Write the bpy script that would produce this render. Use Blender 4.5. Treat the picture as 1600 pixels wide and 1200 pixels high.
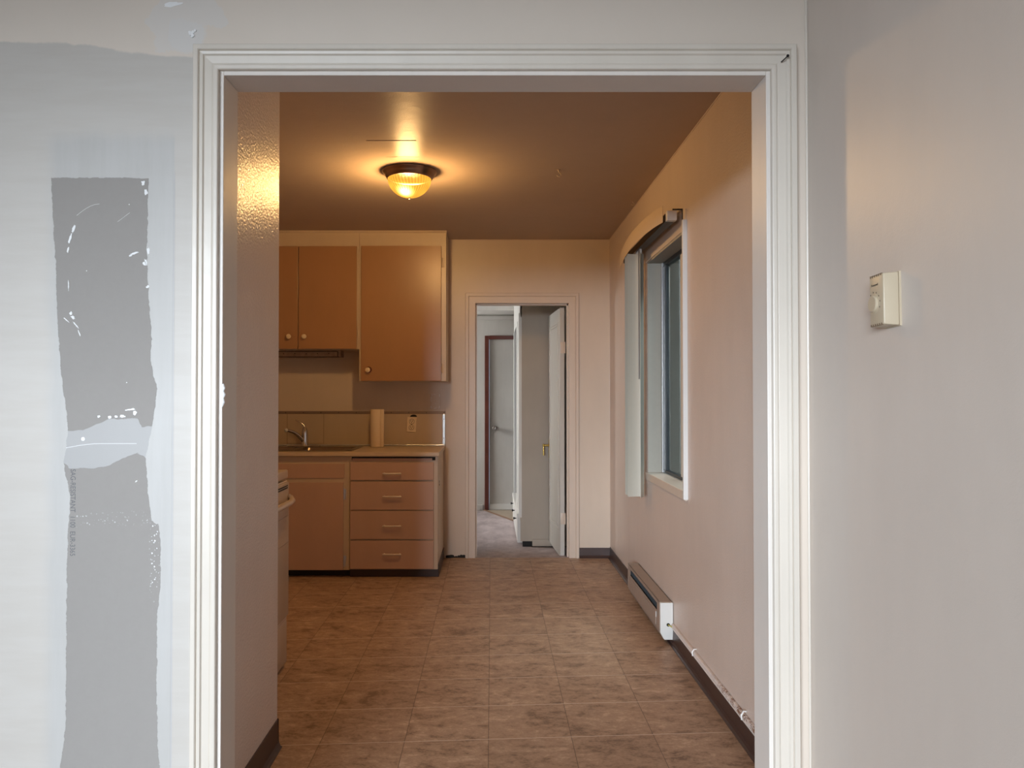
import bpy, bmesh, math, random
from mathutils import Vector, Matrix
random.seed(7)
PI = math.pi
for o in list(bpy.data.objects): bpy.data.objects.remove(o)
SC = bpy.context.scene
COL = SC.collection
H = 1.27            # eye height

# ------------------------------------------------------------------ camera
cd = bpy.data.cameras.new('camera'); cam = bpy.data.objects.new('camera', cd); COL.objects.link(cam)
cd.sensor_width = 36.0; cd.lens = 36.0 * 1200 / 1600
cd.shift_x = 0.02; cd.clip_start = 0.02
cam.location = (0, 0, H); cam.rotation_euler = (math.radians(90.8), 0, 0)
SC.camera = cam

# ------------------------------------------------------------------ world, lights, exposure
W = bpy.data.worlds.new('world'); SC.world = W; W.use_nodes = True
wn = W.node_tree.nodes; wl = W.node_tree.links
bg = wn['Background']; bg.inputs[1].default_value = 0.55
sky = wn.new('ShaderNodeTexSky'); sky.sky_type = 'PREETHAM'; sky.turbidity = 6; sky.sun_direction = (0.2, 0.6, 0.75)
mixw = wn.new('ShaderNodeMix'); mixw.data_type = 'RGBA'; mixw.inputs[0].default_value = 0.92
wl.new(sky.outputs[0], mixw.inputs[6]); mixw.inputs[7].default_value = (0.62, 0.74, 0.95, 1)
wl.new(mixw.outputs[2], bg.inputs[0])

def area(name, loc, target, sx, sy, power, colour, spread=180):
    l = bpy.data.lights.new(name, 'AREA'); l.shape = 'RECTANGLE'; l.size = sx; l.size_y = sy
    l.energy = power; l.color = colour; l.spread = math.radians(spread)
    o = bpy.data.objects.new(name, l); COL.objects.link(o); o.location = loc
    d = Vector(target) - Vector(loc); o.rotation_euler = d.to_track_quat('-Z', 'Y').to_euler()
    return o
# daylight falling through the living-room window behind the camera
area('daylight_living_window', (-5.05, -12.0, 2.55), (-1.0, 0.5, 1.4), 8.1, 2.9, 5250, (0.84, 0.91, 1.0))
area('daylight_side_window', (-6.5, -1.6, 3.0), (0.2, 0.2, 0.9), 3.5, 3.0, 90, (0.80, 0.89, 1.0))
# daylight through the bedroom window
area('daylight_bedroom_window', (-2.4, 8.2, 1.6), (0.3, 7.9, 0.6), 1.2, 1.1, 108, (1.0, 0.97, 0.93))
# sky seen over the neighbour's wall, falling through the kitchen window
area('daylight_kitchen_window', (1.62, 4.1, 3.25), (0.2, 3.6, 0.9), 1.6, 0.8, 130, (0.80, 0.90, 1.0))
SC.view_settings.view_transform = 'Standard'; SC.view_settings.look = 'None'
SC.view_settings.gamma = 1.0; SC.view_settings.use_curve_mapping = False
SC.view_settings.exposure = 0.0
SC.cycles.max_bounces = 10; SC.cycles.diffuse_bounces = 6; SC.cycles.glossy_bounces = 4
SC.cycles.transmission_bounces = 8; SC.cycles.transparent_max_bounces = 8
SC.cycles.sample_clamp_indirect = 4.0
SC.cycles.caustics_reflective = False; SC.cycles.caustics_refractive = False

# ------------------------------------------------------------------ node helpers
class NT:
    def __init__(s, name):
        s.m = bpy.data.materials.new(name); s.m.use_nodes = True
        s.t = s.m.node_tree; s.b = s.t.nodes['Principled BSDF']
    def n(s, kind, **kw):
        x = s.t.nodes.new('ShaderNode' + kind)
        for k, v in kw.items(): setattr(x, k, v)
        return x
    def put(s, v, sock):
        if isinstance(v, bpy.types.NodeSocket): s.t.links.new(v, sock)
        elif v is not None:
            if isinstance(v, (tuple, list)) and len(v) == 3 and sock.type == 'RGBA': v = (*v, 1)
            sock.default_value = v
    def math(s, op, a, b=None, c=None, clamp=False):
        x = s.n('Math', operation=op, use_clamp=clamp)
        s.put(a, x.inputs[0]); s.put(b, x.inputs[1]); s.put(c, x.inputs[2]); return x.outputs[0]
    def mix(s, f, a, b, blend='MIX'):
        x = s.n('Mix', data_type='RGBA', blend_type=blend)
        s.put(f, x.inputs[0]); s.put(a, x.inputs[6]); s.put(b, x.inputs[7]); return x.outputs[2]
    def co(s): return s.n('TexCoord').outputs['Object']
    def geo(s): return s.n('NewGeometry').outputs['Position']
    def mapv(s, v, scale=(1,1,1), loc=(0,0,0)):
        x = s.n('Mapping'); s.put(v, x.inputs[0]); x.inputs['Scale'].default_value = scale; x.inputs['Location'].default_value = loc
        return x.outputs[0]
    def noise(s, v, scale, detail=3, rough=0.55, dist=0):
        x = s.n('TexNoise'); s.put(v, x.inputs['Vector']); x.inputs['Scale'].default_value = scale
        x.inputs['Detail'].default_value = detail; x.inputs['Roughness'].default_value = rough; x.inputs['Distortion'].default_value = dist
        return x.outputs[0]
    def step(s, v, a, b):
        x = s.n('MapRange', interpolation_type='SMOOTHSTEP'); s.put(v, x.inputs[0])
        x.inputs[1].default_value = a; x.inputs[2].default_value = b; return x.outputs[0]
    def bump(s, h, strength=0.2, dist=0.002, normal=None):
        x = s.n('Bump'); s.put(h, x.inputs['Height']); x.inputs['Strength'].default_value = strength
        x.inputs['Distance'].default_value = dist; s.put(normal, x.inputs['Normal']); return x.outputs[0]
    def curve(s, v, pts, lo, hi, olo, ohi):
        """piecewise linear function through pts [(in, out)]"""
        mr = s.n('MapRange'); s.put(v, mr.inputs[0]); mr.inputs[1].default_value = lo; mr.inputs[2].default_value = hi
        c = s.n('FloatCurve'); cu = c.mapping.curves[0]
        P = sorted(((a - lo) / (hi - lo), (b - olo) / (ohi - olo)) for a, b in pts)
        while len(cu.points) < len(P): cu.points.new(0.5, 0.5)
        for q, (a, b) in zip(cu.points, P): q.location = (a, b); q.handle_type = 'VECTOR'
        c.mapping.update(); s.t.links.new(mr.outputs[0], c.inputs['Value'])
        return s.math('ADD', s.math('MULTIPLY', c.outputs[0], ohi - olo), olo)
    def done(s, col=None, rough=None, metal=None, normal=None, **kw):
        s.put(col, s.b.inputs['Base Color']); s.put(rough, s.b.inputs['Roughness']); s.put(metal, s.b.inputs['Metallic'])
        if normal is not None: s.put(normal, s.b.inputs['Normal'])
        for k, v in kw.items(): s.put(v, s.b.inputs[k.replace('_', ' ')])
        return s.m
def sc(c, f): return tuple(min(1, x * f) for x in c)

def paint(name, c, rough=0.4, var=0.06, stip=0.12, specks=0.0, speck_col=(0.12, 0.08, 0.05), dirty=None, stipscale=260, spec=0.5):
    t = NT(name); p = t.geo()
    big = t.noise(p, 1.7, 3); med = t.noise(t.mapv(p, (9, 9, 2.2)), 1.0, 4, 0.65)
    f = t.math('ADD', t.math('MULTIPLY', big, 0.6), t.math('MULTIPLY', med, 0.4))
    col = t.mix(t.step(f, 0.3, 0.7), sc(c, 1 - var), sc(c, 1 + var))
    if specks:
        v = t.n('TexVoronoi'); t.put(p, v.inputs['Vector']); v.inputs['Scale'].default_value = specks
        rnd = t.n('SeparateColor'); t.put(v.outputs['Color'], rnd.inputs[0])
        d = t.math('MULTIPLY', t.math('LESS_THAN', v.outputs['Distance'], t.math('MULTIPLY', rnd.outputs[1], 0.0022 * specks)), t.math('GREATER_THAN', rnd.outputs[0], 0.72))
        col = t.mix(t.math('MULTIPLY', d, 0.75), col, speck_col)
    if dirty:      # (z low, z high, colour): grime with a ragged outline along the foot
        sx = t.n('SeparateXYZ'); t.put(p, sx.inputs[0])
        h = t.math('ADD', sx.outputs[2], t.math('MULTIPLY', t.math('SUBTRACT', t.noise(p, 30, 5, 0.7), 0.5), 0.16))
        col = t.mix(t.math('SUBTRACT', 1, t.step(h, dirty[0], dirty[1])), col, dirty[2])
    st = t.noise(p, stipscale, 2, 0.5); sd = 0.0012 if stipscale > 130 else 0.0026
    wav = t.noise(p, 14, 2)
    nb = t.bump(wav, 0.25, 0.004, t.bump(st, stip, sd))
    return t.done(col, rough, 0, nb, Specular_IOR_Level=spec)

def plain(name, c, rough=0.5, metal=0.0, var=0.05, scale=40, bump=0.0, **kw):
    t = NT(name); p = t.co(); n = t.noise(p, scale, 4)
    col = t.mix(n, sc(c, 1 - var), sc(c, 1 + var))
    return t.done(col, rough, metal, t.bump(n, bump, 0.001) if bump else None, **kw)

M = {}
M['wall_beige'] = paint('old beige wall paint', (0.60, 0.53, 0.47), 0.42, 0.03, 0.15, 3.2, (0.2, 0.14, 0.1))
M['kitchen_wall'] = paint('pinkish semi-gloss kitchen paint', (0.64, 0.54, 0.475), 0.38, 0.04, 0.5, 2.8, (0.2, 0.13, 0.09), stipscale=120)
M['fin'] = paint('glossy wall paint', (0.74, 0.655, 0.61), 0.27, 0.03, 0.9, 2.8, stipscale=115, spec=0.16)
M['far_wall'] = paint('kitchen far wall paint', (0.66, 0.56, 0.46), 0.36, 0.04, 0.22, 4.5, (0.1, 0.06, 0.04), (-0.02, 0.02, (0.05, 0.035, 0.03)), stipscale=120)
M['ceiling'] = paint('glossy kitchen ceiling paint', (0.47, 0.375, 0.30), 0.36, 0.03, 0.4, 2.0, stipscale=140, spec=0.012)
M['ceiling_white'] = paint('flat ceiling paint', (0.72, 0.70, 0.67), 0.7)
M['trim'] = paint('worn gloss trim paint', (0.62, 0.565, 0.495), 0.34, 0.05, 0.08, 9, (0.16, 0.11, 0.08))
M['trim_kitchen'] = paint('cream trim paint', (0.66, 0.56, 0.47), 0.34, 0.04, 0.08, 8, (0.15, 0.1, 0.06))
M['soffit'] = paint('jamb paint', (0.70, 0.65, 0.60), 0.45, 0.04, 0.1, 6)
M['bed_wall'] = paint('grey white bedroom paint', (0.56, 0.54, 0.51), 0.55, 0.08, 0.1, 6, (0.1, 0.08, 0.07), (-0.12, -0.06, (0.16, 0.13, 0.12)))
M['wardrobe'] = paint('taupe wardrobe panel paint', (0.42, 0.365, 0.30), 0.5, 0.06, 0.1, 8, (0.12, 0.1, 0.08))
M['door_white'] = paint('off white door paint', (0.56, 0.54, 0.50), 0.4, 0.05, 0.08, 8)
M['wardrobe_white'] = paint('white wardrobe front paint', (0.70, 0.69, 0.67), 0.4, 0.04, 0.08, 8)
M['cab'] = paint('peach cabinet paint', (0.40, 0.215, 0.105), 0.30, 0.05, 0.16, 0, stipscale=220)
M['cab_low'] = paint('salmon lower cabinet paint', (0.56, 0.37, 0.28), 0.36, 0.05, 0.12, 0, stipscale=220)
M['cream'] = paint('cream cabinet frame paint', (0.62, 0.50, 0.37), 0.34, 0.05, 0.1, 9, (0.12, 0.06, 0.04))
M['formica'] = paint('cream laminate', (0.62, 0.49, 0.35), 0.28, 0.04, 0.03, 6)
M['splash'] = paint('beige splashboard', (0.56, 0.45, 0.33), 0.35, 0.06, 0.05, 7, (0.2, 0.1, 0.05))
M['brown_vinyl'] = plain('dark brown vinyl base', (0.050, 0.026, 0.022), 0.38, 0, 0.15)
M['black'] = plain('black recess', (0.008, 0.006, 0.005), 0.7)
M['dark_kick'] = plain('dark kick board', (0.016, 0.008, 0.006), 0.6)
M['aluminium'] = plain('brushed aluminium', (0.62, 0.62, 0.62), 0.34, 1.0, 0.12, 70)
M['bronze_dark'] = plain('dark aluminium', (0.06, 0.065, 0.07), 0.4, 0.7)
M['steel'] = plain('stainless steel', (0.26, 0.21, 0.165), 0.28, 1.0, 0.1)
M['chrome'] = plain('chrome', (0.55, 0.53, 0.52), 0.14, 1.0, 0.03)
M['worn_chrome'] = plain('worn chrome handle', (0.74, 0.66, 0.58), 0.35, 0.25, 0.1)
M['brass'] = plain('polished brass', (0.80, 0.58, 0.18), 0.22, 1.0, 0.06)
M['lamp_metal'] = plain('brushed bronze lamp metal', (0.34, 0.20, 0.13), 0.28, 1.0, 0.1)
M['vane'] = plain('pale vinyl vane', (0.50, 0.475, 0.405), 0.45, 0, 0.03)
M['valance'] = plain('cream vinyl valance', (0.62, 0.50, 0.37), 0.4, 0, 0.03)
M['white_plastic'] = plain('white plastic', (0.70, 0.68, 0.65), 0.35, 0, 0.03)
M['ivory'] = plain('ivory plastic', (0.52, 0.435, 0.315), 0.35, 0, 0.05)
M['socket'] = plain('cream socket plastic', (0.80, 0.66, 0.48), 0.35, 0, 0.03)
M['knob'] = plain('cream ceramic knob', (0.80, 0.66, 0.45), 0.2, 0, 0.03)
M['enamel'] = plain('almond enamel', (0.58, 0.48, 0.40), 0.22, 0, 0.03)
M['paper'] = plain('paper', (0.82, 0.68, 0.50), 0.9, 0, 0.03, 60, 0.3)
M['heater'] = plain('taupe heater enamel', (0.34, 0.27, 0.225), 0.38, 0, 0.08, 20)
M['heater_cap'] = plain('pale heater end cap', (0.66, 0.65, 0.62), 0.42, 0, 0.04, 30)
M['mahogany'] = plain('red brown stained wood', (0.115, 0.028, 0.018), 0.35, 0, 0.3, 12)
M['compound'] = plain('white joint compound', (0.80, 0.80, 0.80), 0.8, 0, 0.03, 90, 0.3)
M['iron'] = plain('black iron', (0.015, 0.013, 0.013), 0.4, 0.6)
M['ink'] = plain('grey printing ink', (0.13, 0.13, 0.14), 0.8)
M['dark_ink'] = plain('black print', (0.03, 0.02, 0.015), 0.7)
M['wire'] = plain('yellow wire', (0.45, 0.40, 0.10), 0.5)
M['fence'] = plain('weathered grey green boards', (0.030, 0.036, 0.032), 0.8, 0, 0.2, 9)
M['outside_ground'] = plain('concrete path', (0.25, 0.25, 0.24), 0.9, 0, 0.2, 6)
M['sub_floor'] = plain('pale grey carpet', (0.50, 0.49, 0.50), 0.95, 0, 0.1, 60)  # unseen living-room floor, made pale to bounce light onto the walls
M['vinyl_patch'] = plain('beige sheet vinyl', (0.42, 0.34, 0.26), 0.5, 0, 0.15, 20)

def glass(name, col=(0.9, 0.95, 0.93), refl=0.5):
    t = NT(name); tr = t.n('BsdfTransparent'); tr.inputs[0].default_value = (*col, 1)
    gl = t.n('BsdfGlossy'); gl.inputs['Roughness'].default_value = 0.03
    fr = t.n('Fresnel'); fr.inputs[0].default_value = 1.45
    mx = t.n('MixShader'); t.put(t.math('MULTIPLY', fr.outputs[0], refl), mx.inputs[0])
    t.t.links.new(tr.outputs[0], mx.inputs[1]); t.t.links.new(gl.outputs[0], mx.inputs[2])
    t.t.links.new(mx.outputs[0], t.t.nodes['Material Output'].inputs['Surface']); t.t.nodes.remove(t.b)
    return t.m
M['glass'] = glass('window glass', (0.80, 0.85, 0.83), 0.45)
M['glass_clear'] = glass('clear pane', (0.97, 0.98, 0.98), 1.0)

def mat_rust():
    t = NT('rust stained white strip'); p = t.geo()
    sx = t.n('SeparateXYZ'); t.put(p, sx.inputs[0])
    near = t.math('SUBTRACT', 1, t.step(sx.outputs[1], 3.0, 3.25))
    n = t.noise(p, 90, 5, 0.75); n2 = t.noise(p, 25, 4, 0.7)
    m = t.math('MULTIPLY', t.step(t.math('ADD', t.math('MULTIPLY', n, 0.6), t.math('MULTIPLY', n2, 0.4)), 0.47, 0.56), near)
    c = t.mix(m, (0.74, 0.67, 0.63), t.mix(t.noise(p, 160), (0.10, 0.03, 0.01), (0.30, 0.14, 0.06)))
    return t.done(c, 0.6, 0, t.bump(n, 0.5, 0.002))
M['rust_strip'] = mat_rust()

def mat_tiles():
    t = NT('brown stone look floor tiles'); p = t.geo()
    sx = t.n('SeparateXYZ'); t.put(p, sx.inputs[0]); X, Y = sx.outputs[0], sx.outputs[1]
    TX, TY = 0.3075, 0.3048
    u = t.math('DIVIDE', t.math('ADD', X, 0.011 + 20 * TX), TX)
    v = t.math('DIVIDE', t.math('ADD', t.math('SUBTRACT', Y, t.math('MULTIPLY', X, 0.066)), -0.107 + 10 * TY), TY)
    fu, fv = t.math('FRACT', u), t.math('FRACT', v)
    du = t.math('MULTIPLY', t.math('MINIMUM', fu, t.math('SUBTRACT', 1, fu)), TX)
    dv = t.math('MULTIPLY', t.math('MINIMUM', fv, t.math('SUBTRACT', 1, fv)), TY)
    cell = t.n('CombineXYZ'); t.put(t.math('FLOOR', u), cell.inputs[0]); t.put(t.math('FLOOR', v), cell.inputs[1])
    wn_ = t.n('TexWhiteNoise', noise_dimensions='2D'); t.put(cell.outputs[0], wn_.inputs['Vector'])
    off = t.n('VectorMath', operation='SCALE'); t.put(wn_.outputs['Color'], off.inputs[0]); off.inputs['Scale'].default_value = 7
    add = t.n('VectorMath', operation='ADD'); t.put(p, add.inputs[0]); t.put(off.outputs[0], add.inputs[1])
    pv = t.mapv(add.outputs[0], (1, 1.7, 1))
    n1 = t.noise(pv, 5.5, 8, 0.72, 0.8); n2 = t.noise(pv, 20, 6, 0.75, 0.5); n3 = t.noise(pv, 100, 3, 0.7)
    f = t.math('ADD', t.math('ADD', t.math('MULTIPLY', n1, 0.44), t.math('MULTIPLY', n2, 0.38)), t.math('MULTIPLY', n3, 0.18))
    c = t.mix(t.step(f, 0.40, 0.51), (0.200, 0.122, 0.080), (0.44, 0.292, 0.196))
    c = t.mix(t.step(f, 0.51, 0.62), c, (0.64, 0.465, 0.335))
    c = t.mix(t.math('MULTIPLY', wn_.outputs['Value'], 0.14), c, (0.33, 0.22, 0.15))
    gx = t.math('SUBTRACT', 1, t.step(du, 0.0007, 0.0017)); gy = t.math('SUBTRACT', 1, t.step(dv, 0.0014, 0.0030))
    c = t.mix(t.math('MULTIPLY', gx, 0.75), c, (0.085, 0.055, 0.04))
    c = t.mix(t.math('MULTIPLY', gy, 0.9), c, (0.72, 0.60, 0.49))  # tan row grout with light on its bevels painted into the colour
    g = t.math('MAXIMUM', gx, gy)
    nb = t.bump(t.math('SUBTRACT', t.math('MULTIPLY', f, 0.35), g), 0.35, 0.0012)
    return t.done(c, t.math('ADD', 0.40, t.math('MULTIPLY', n2, 0.15)), 0, nb)
M['tiles'] = mat_tiles()

def mat_carpet():
    t = NT('mauve grey carpet'); p = t.geo()
    n = t.noise(p, 420, 3, 0.8); b = t.noise(t.mapv(p, (1, 0.5, 1)), 9, 5, 0.7)
    c = t.mix(t.step(t.math('ADD', t.math('MULTIPLY', n, 0.5), t.math('MULTIPLY', b, 0.5)), 0.34, 0.68), (0.32, 0.245, 0.25), (0.66, 0.56, 0.56))
    return t.done(c, 0.95, 0, t.bump(n, 1.0, 0.006), Sheen_Weight=0.2)
M['carpet'] = mat_carpet()

def qx(px): return (px - 768) / 640.0
def qz(py): return H + (617 - py) / 640.0
def mat_patchwall():
    """primer, skim coat and bare drywall of the living-room wall around the opening"""
    t = NT('patched plasterboard wall'); p = t.geo()
    sx = t.n('SeparateXYZ'); t.put(p, sx.inputs[0]); X, Z = sx.outputs[0], sx.outputs[2]
    nf = t.math('SUBTRACT', t.noise(p, 70, 4, 0.7), 0.5); nl = t.math('SUBTRACT', t.noise(p, 12, 4), 0.5)
    nz = t.math('ADD', t.math('MULTIPLY', nf, 0.011), t.math('MULTIPLY', nl, 0.008))
    Xn = t.math('ADD', X, nz); Zn = t.math('ADD', Z, nz)
    def edge(pts, ax): # pts in photo pixels
        return [(qz(y), qx(x)) if ax == 'z' else (qx(x), qz(y)) for x, y in pts]
    L = [(77,260),(77,277),(80,330),(86,420),(90,520),(97,600),(105,650),(107,673),(100,724),(104,745),(111,765),(111,790),(107,840),(107,900),(106,1000),(107,1080),(105,1150),(98,1200),(96,1420)]
    R = [(231,260),(231,278),(229,330),(228,400),(232,470),(236,520),(235,560),(240,590),(246,605),(243,630),(238,665),(228,715),(230,740),(234,780),(238,812),(249,822),(253,860),(252,920),(248,960),(247,1000),(249,1130),(253,1200),(255,1420)]
    zl, zh = qz(1425), qz(255)
    cl = t.curve(Zn, edge(L, 'z'), zl, zh, qx(60), qx(270)); cr = t.curve(Zn, edge(R, 'z'), zl, zh, qx(60), qx(270))
    inside = t.math('MULTIPLY', t.step(t.math('SUBTRACT', Xn, cl), -0.0008, 0.0008), t.step(t.math('SUBTRACT', cr, Xn), -0.0008, 0.0008))
    top = t.step(t.math('SUBTRACT', qz(277), Zn), -0.0008, 0.0008)
    b1 = t.curve(Xn, edge([(60,674),(107,673),(130,672),(150,664),(170,655),(215,654),(222,668),(270,664)], 'x'), qx(60), qx(270), qz(760), qz(600))
    b2 = t.curve(Xn, edge([(60,718),(98,722),(110,733),(150,732),(165,730),(190,718),(215,708),(228,715),(270,740)], 'x'), qx(60), qx(270), qz(760), qz(600))
    mid = t.math('MULTIPLY', t.step(t.math('SUBTRACT', b1, Zn), -0.0008, 0.0008), t.step(t.math('SUBTRACT', Zn, b2), -0.0008, 0.0008))
    bare = t.math('MULTIPLY', t.math('MULTIPLY', inside, top), t.math('SUBTRACT', 1, mid))
    # skim coat spread wider than the bare board
    sk = t.math('MULTIPLY', t.step(t.math('ADD', X, t.math('MULTIPLY', nl, 0.03)), qx(62), qx(92)), t.math('SUBTRACT', 1, t.step(X, qx(269), qx(272))))
    sk = t.math('MULTIPLY', sk, t.math('SUBTRACT', 1, t.step(t.math('ADD', Z, t.math('MULTIPLY', nl, 0.04)), qz(225), qz(195))))
    brush = t.noise(t.mapv(p, (3, 3, 22)), 1.5, 5, 0.6); brushv = t.noise(t.mapv(p, (26, 26, 2.2)), 1.2, 5, 0.6)
    primer = t.mix(t.step(brush, 0.3, 0.7), (0.475, 0.44, 0.40), (0.50, 0.468, 0.43))
    skim = t.mix(t.step(brushv, 0.3, 0.7), (0.405, 0.395, 0.38), (0.44, 0.432, 0.42))
    old = t.mix(t.noise(p, 4, 4), (0.62, 0.545, 0.47), (0.68, 0.60, 0.52))
    board = t.mix(t.noise(p, 60, 5, 0.7), (0.275, 0.255, 0.238), (0.30, 0.28, 0.262))
    # primer stops below a wavy brush line and left of the casing
    hz = t.math('ADD', qz(62), t.math('ADD', t.math('MULTIPLY', nl, 0.03), t.math('MULTIPLY', t.step(X, qx(60), qx(305)), -0.035)))
    pr = t.math('MULTIPLY', t.step(t.math('SUBTRACT', hz, Z), -0.003, 0.004), t.math('SUBTRACT', 1, t.step(X, qx(330), qx(335))))
    blob = t.n('VectorMath', operation='DISTANCE'); t.put(p, blob.inputs[0]); blob.inputs[1].default_value = (qx(275), 1.875, qz(8))
    pr2 = t.math('MULTIPLY', t.math('SUBTRACT', 1, t.step(t.math('ADD', blob.outputs['Value'], t.math('MULTIPLY', nl, 0.22)), 0.075, 0.085)), 0.55)
    bl2 = t.n('VectorMath', operation='DISTANCE'); t.put(p, bl2.inputs[0]); bl2.inputs[1].default_value = (qx(292), 1.875, qz(48))
    pr3 = t.math('MULTIPLY', t.math('SUBTRACT', 1, t.step(t.math('ADD', bl2.outputs['Value'], t.math('MULTIPLY', nl, 0.10)), 0.030, 0.045)), 0.8)
    c = t.mix(pr, old, primer); c = t.mix(t.math('MAXIMUM', pr2, pr3), c, (0.62, 0.60, 0.58))
    c = t.mix(t.math('MULTIPLY', sk, 0.75), c, skim)
    c = t.mix(t.math('MULTIPLY', t.math('MULTIPLY', inside, mid), 0.85), c, (0.335, 0.325, 0.318))
    c = t.mix(bare, c, board)
    # flecks of compound
    v = t.n('TexVoronoi'); t.put(p, v.inputs['Vector']); v.inputs['Scale'].default_value = 140
    fl = t.math('LESS_THAN', v.outputs['Distance'], 0.30)
    ax = t.math('SUBTRACT', 1, t.step(t.math('ABSOLUTE', t.math('SUBTRACT', t.math('ADD', Z, t.math('MULTIPLY', X, -0.03)), qz(812) + 0.03)), 0.004, 0.022))
    ay = t.math('MULTIPLY', t.math('SUBTRACT', 1, t.step(t.math('ABSOLUTE', t.math('SUBTRACT', X, qx(243))), 0.004, 0.016)), t.math('MULTIPLY', t.step(Z, qz(960), qz(880)), t.math('SUBTRACT', 1, t.step(Z, qz(820), qz(805)))))
    thr = t.step(t.noise(p, 300, 1), 0.52, 0.56)
    fm = t.math('MULTIPLY', t.math('MULTIPLY', fl, thr), t.math('MULTIPLY', t.math('MAXIMUM', t.math('MULTIPLY', ax, 0.5), ay), inside))
    c = t.mix(fm, c, (0.82, 0.82, 0.84))
    # groove at the board joint, its shadow mixed into the colour
    ln = t.math('MULTIPLY', t.math('SUBTRACT', 1, t.step(t.math('ABSOLUTE', t.math('SUBTRACT', X, qx(270.5))), 0.0008, 0.0030)), t.math('SUBTRACT', 1, t.step(Z, qz(275), qz(262))))
    c = t.mix(t.math('MULTIPLY', ln, 0.30), c, (0.40, 0.41, 0.45))
    h = t.math('ADD', t.math('MULTIPLY', bare, -1.0), t.math('MULTIPLY', t.noise(p, 200, 2), 0.12))
    h = t.math('ADD', h, t.math('MULTIPLY', ln, -0.8))
    h = t.math('ADD', h, t.math('MULTIPLY', brushv, 0.25))
    return t.done(c, t.math('ADD', 0.5, t.math('MULTIPLY', bare, 0.35)), 0, t.bump(h, 0.5, 0.0012))
M['patch_wall'] = mat_patchwall()

def mat_dome():
    t = NT('lit amber ribbed glass'); p = t.co()
    sx = t.n('SeparateXYZ'); t.put(p, sx.inputs[0])
    ang = t.math('ARCTAN2', sx.outputs[1], sx.outputs[0])
    rib = t.math('SINE', t.math('ADD', t.math('MULTIPLY', ang, 40), t.math('MULTIPLY', sx.outputs[2], 60)))
    rb = t.math('ADD', 1.65, t.math('MULTIPLY', rib, 0.5))
    d = t.n('VectorMath', operation='DISTANCE'); t.put(p, d.inputs[0]); d.inputs[1].default_value = (-0.015, -0.050, -0.110)
    hot = t.math('SUBTRACT', 1, t.step(d.outputs['Value'], 0.006, 0.070))  # hot spot of the bulb painted into the glow of the bowl
    hot = t.math('POWER', hot, 1.6)
    c = t.mix(hot, (1.0, 0.46, 0.055), (1.0, 0.80, 0.34))
    st = t.math('MULTIPLY', t.math('ADD', 0.85, t.math('MULTIPLY', hot, 7.0)), rb)
    t.done((0.0, 0.0, 0.0), 0.3, 0, t.bump(rib, 0.5, 0.002), Specular_IOR_Level=0.02, Emission_Color=c, Emission_Strength=st)
    tr = t.n('BsdfTransparent'); tr.inputs[0].default_value = (1.0, 0.80, 0.50, 1)      # clear amber glass lets the bulb shine out
    mx = t.n('MixShader'); mx.inputs[0].default_value = 0.55
    t.t.links.new(tr.outputs[0], mx.inputs[1]); t.t.links.new(t.b.outputs[0], mx.inputs[2])
    t.t.links.new(mx.outputs[0], t.t.nodes['Material Output'].inputs['Surface'])
    return t.m
M['dome'] = mat_dome()
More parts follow.
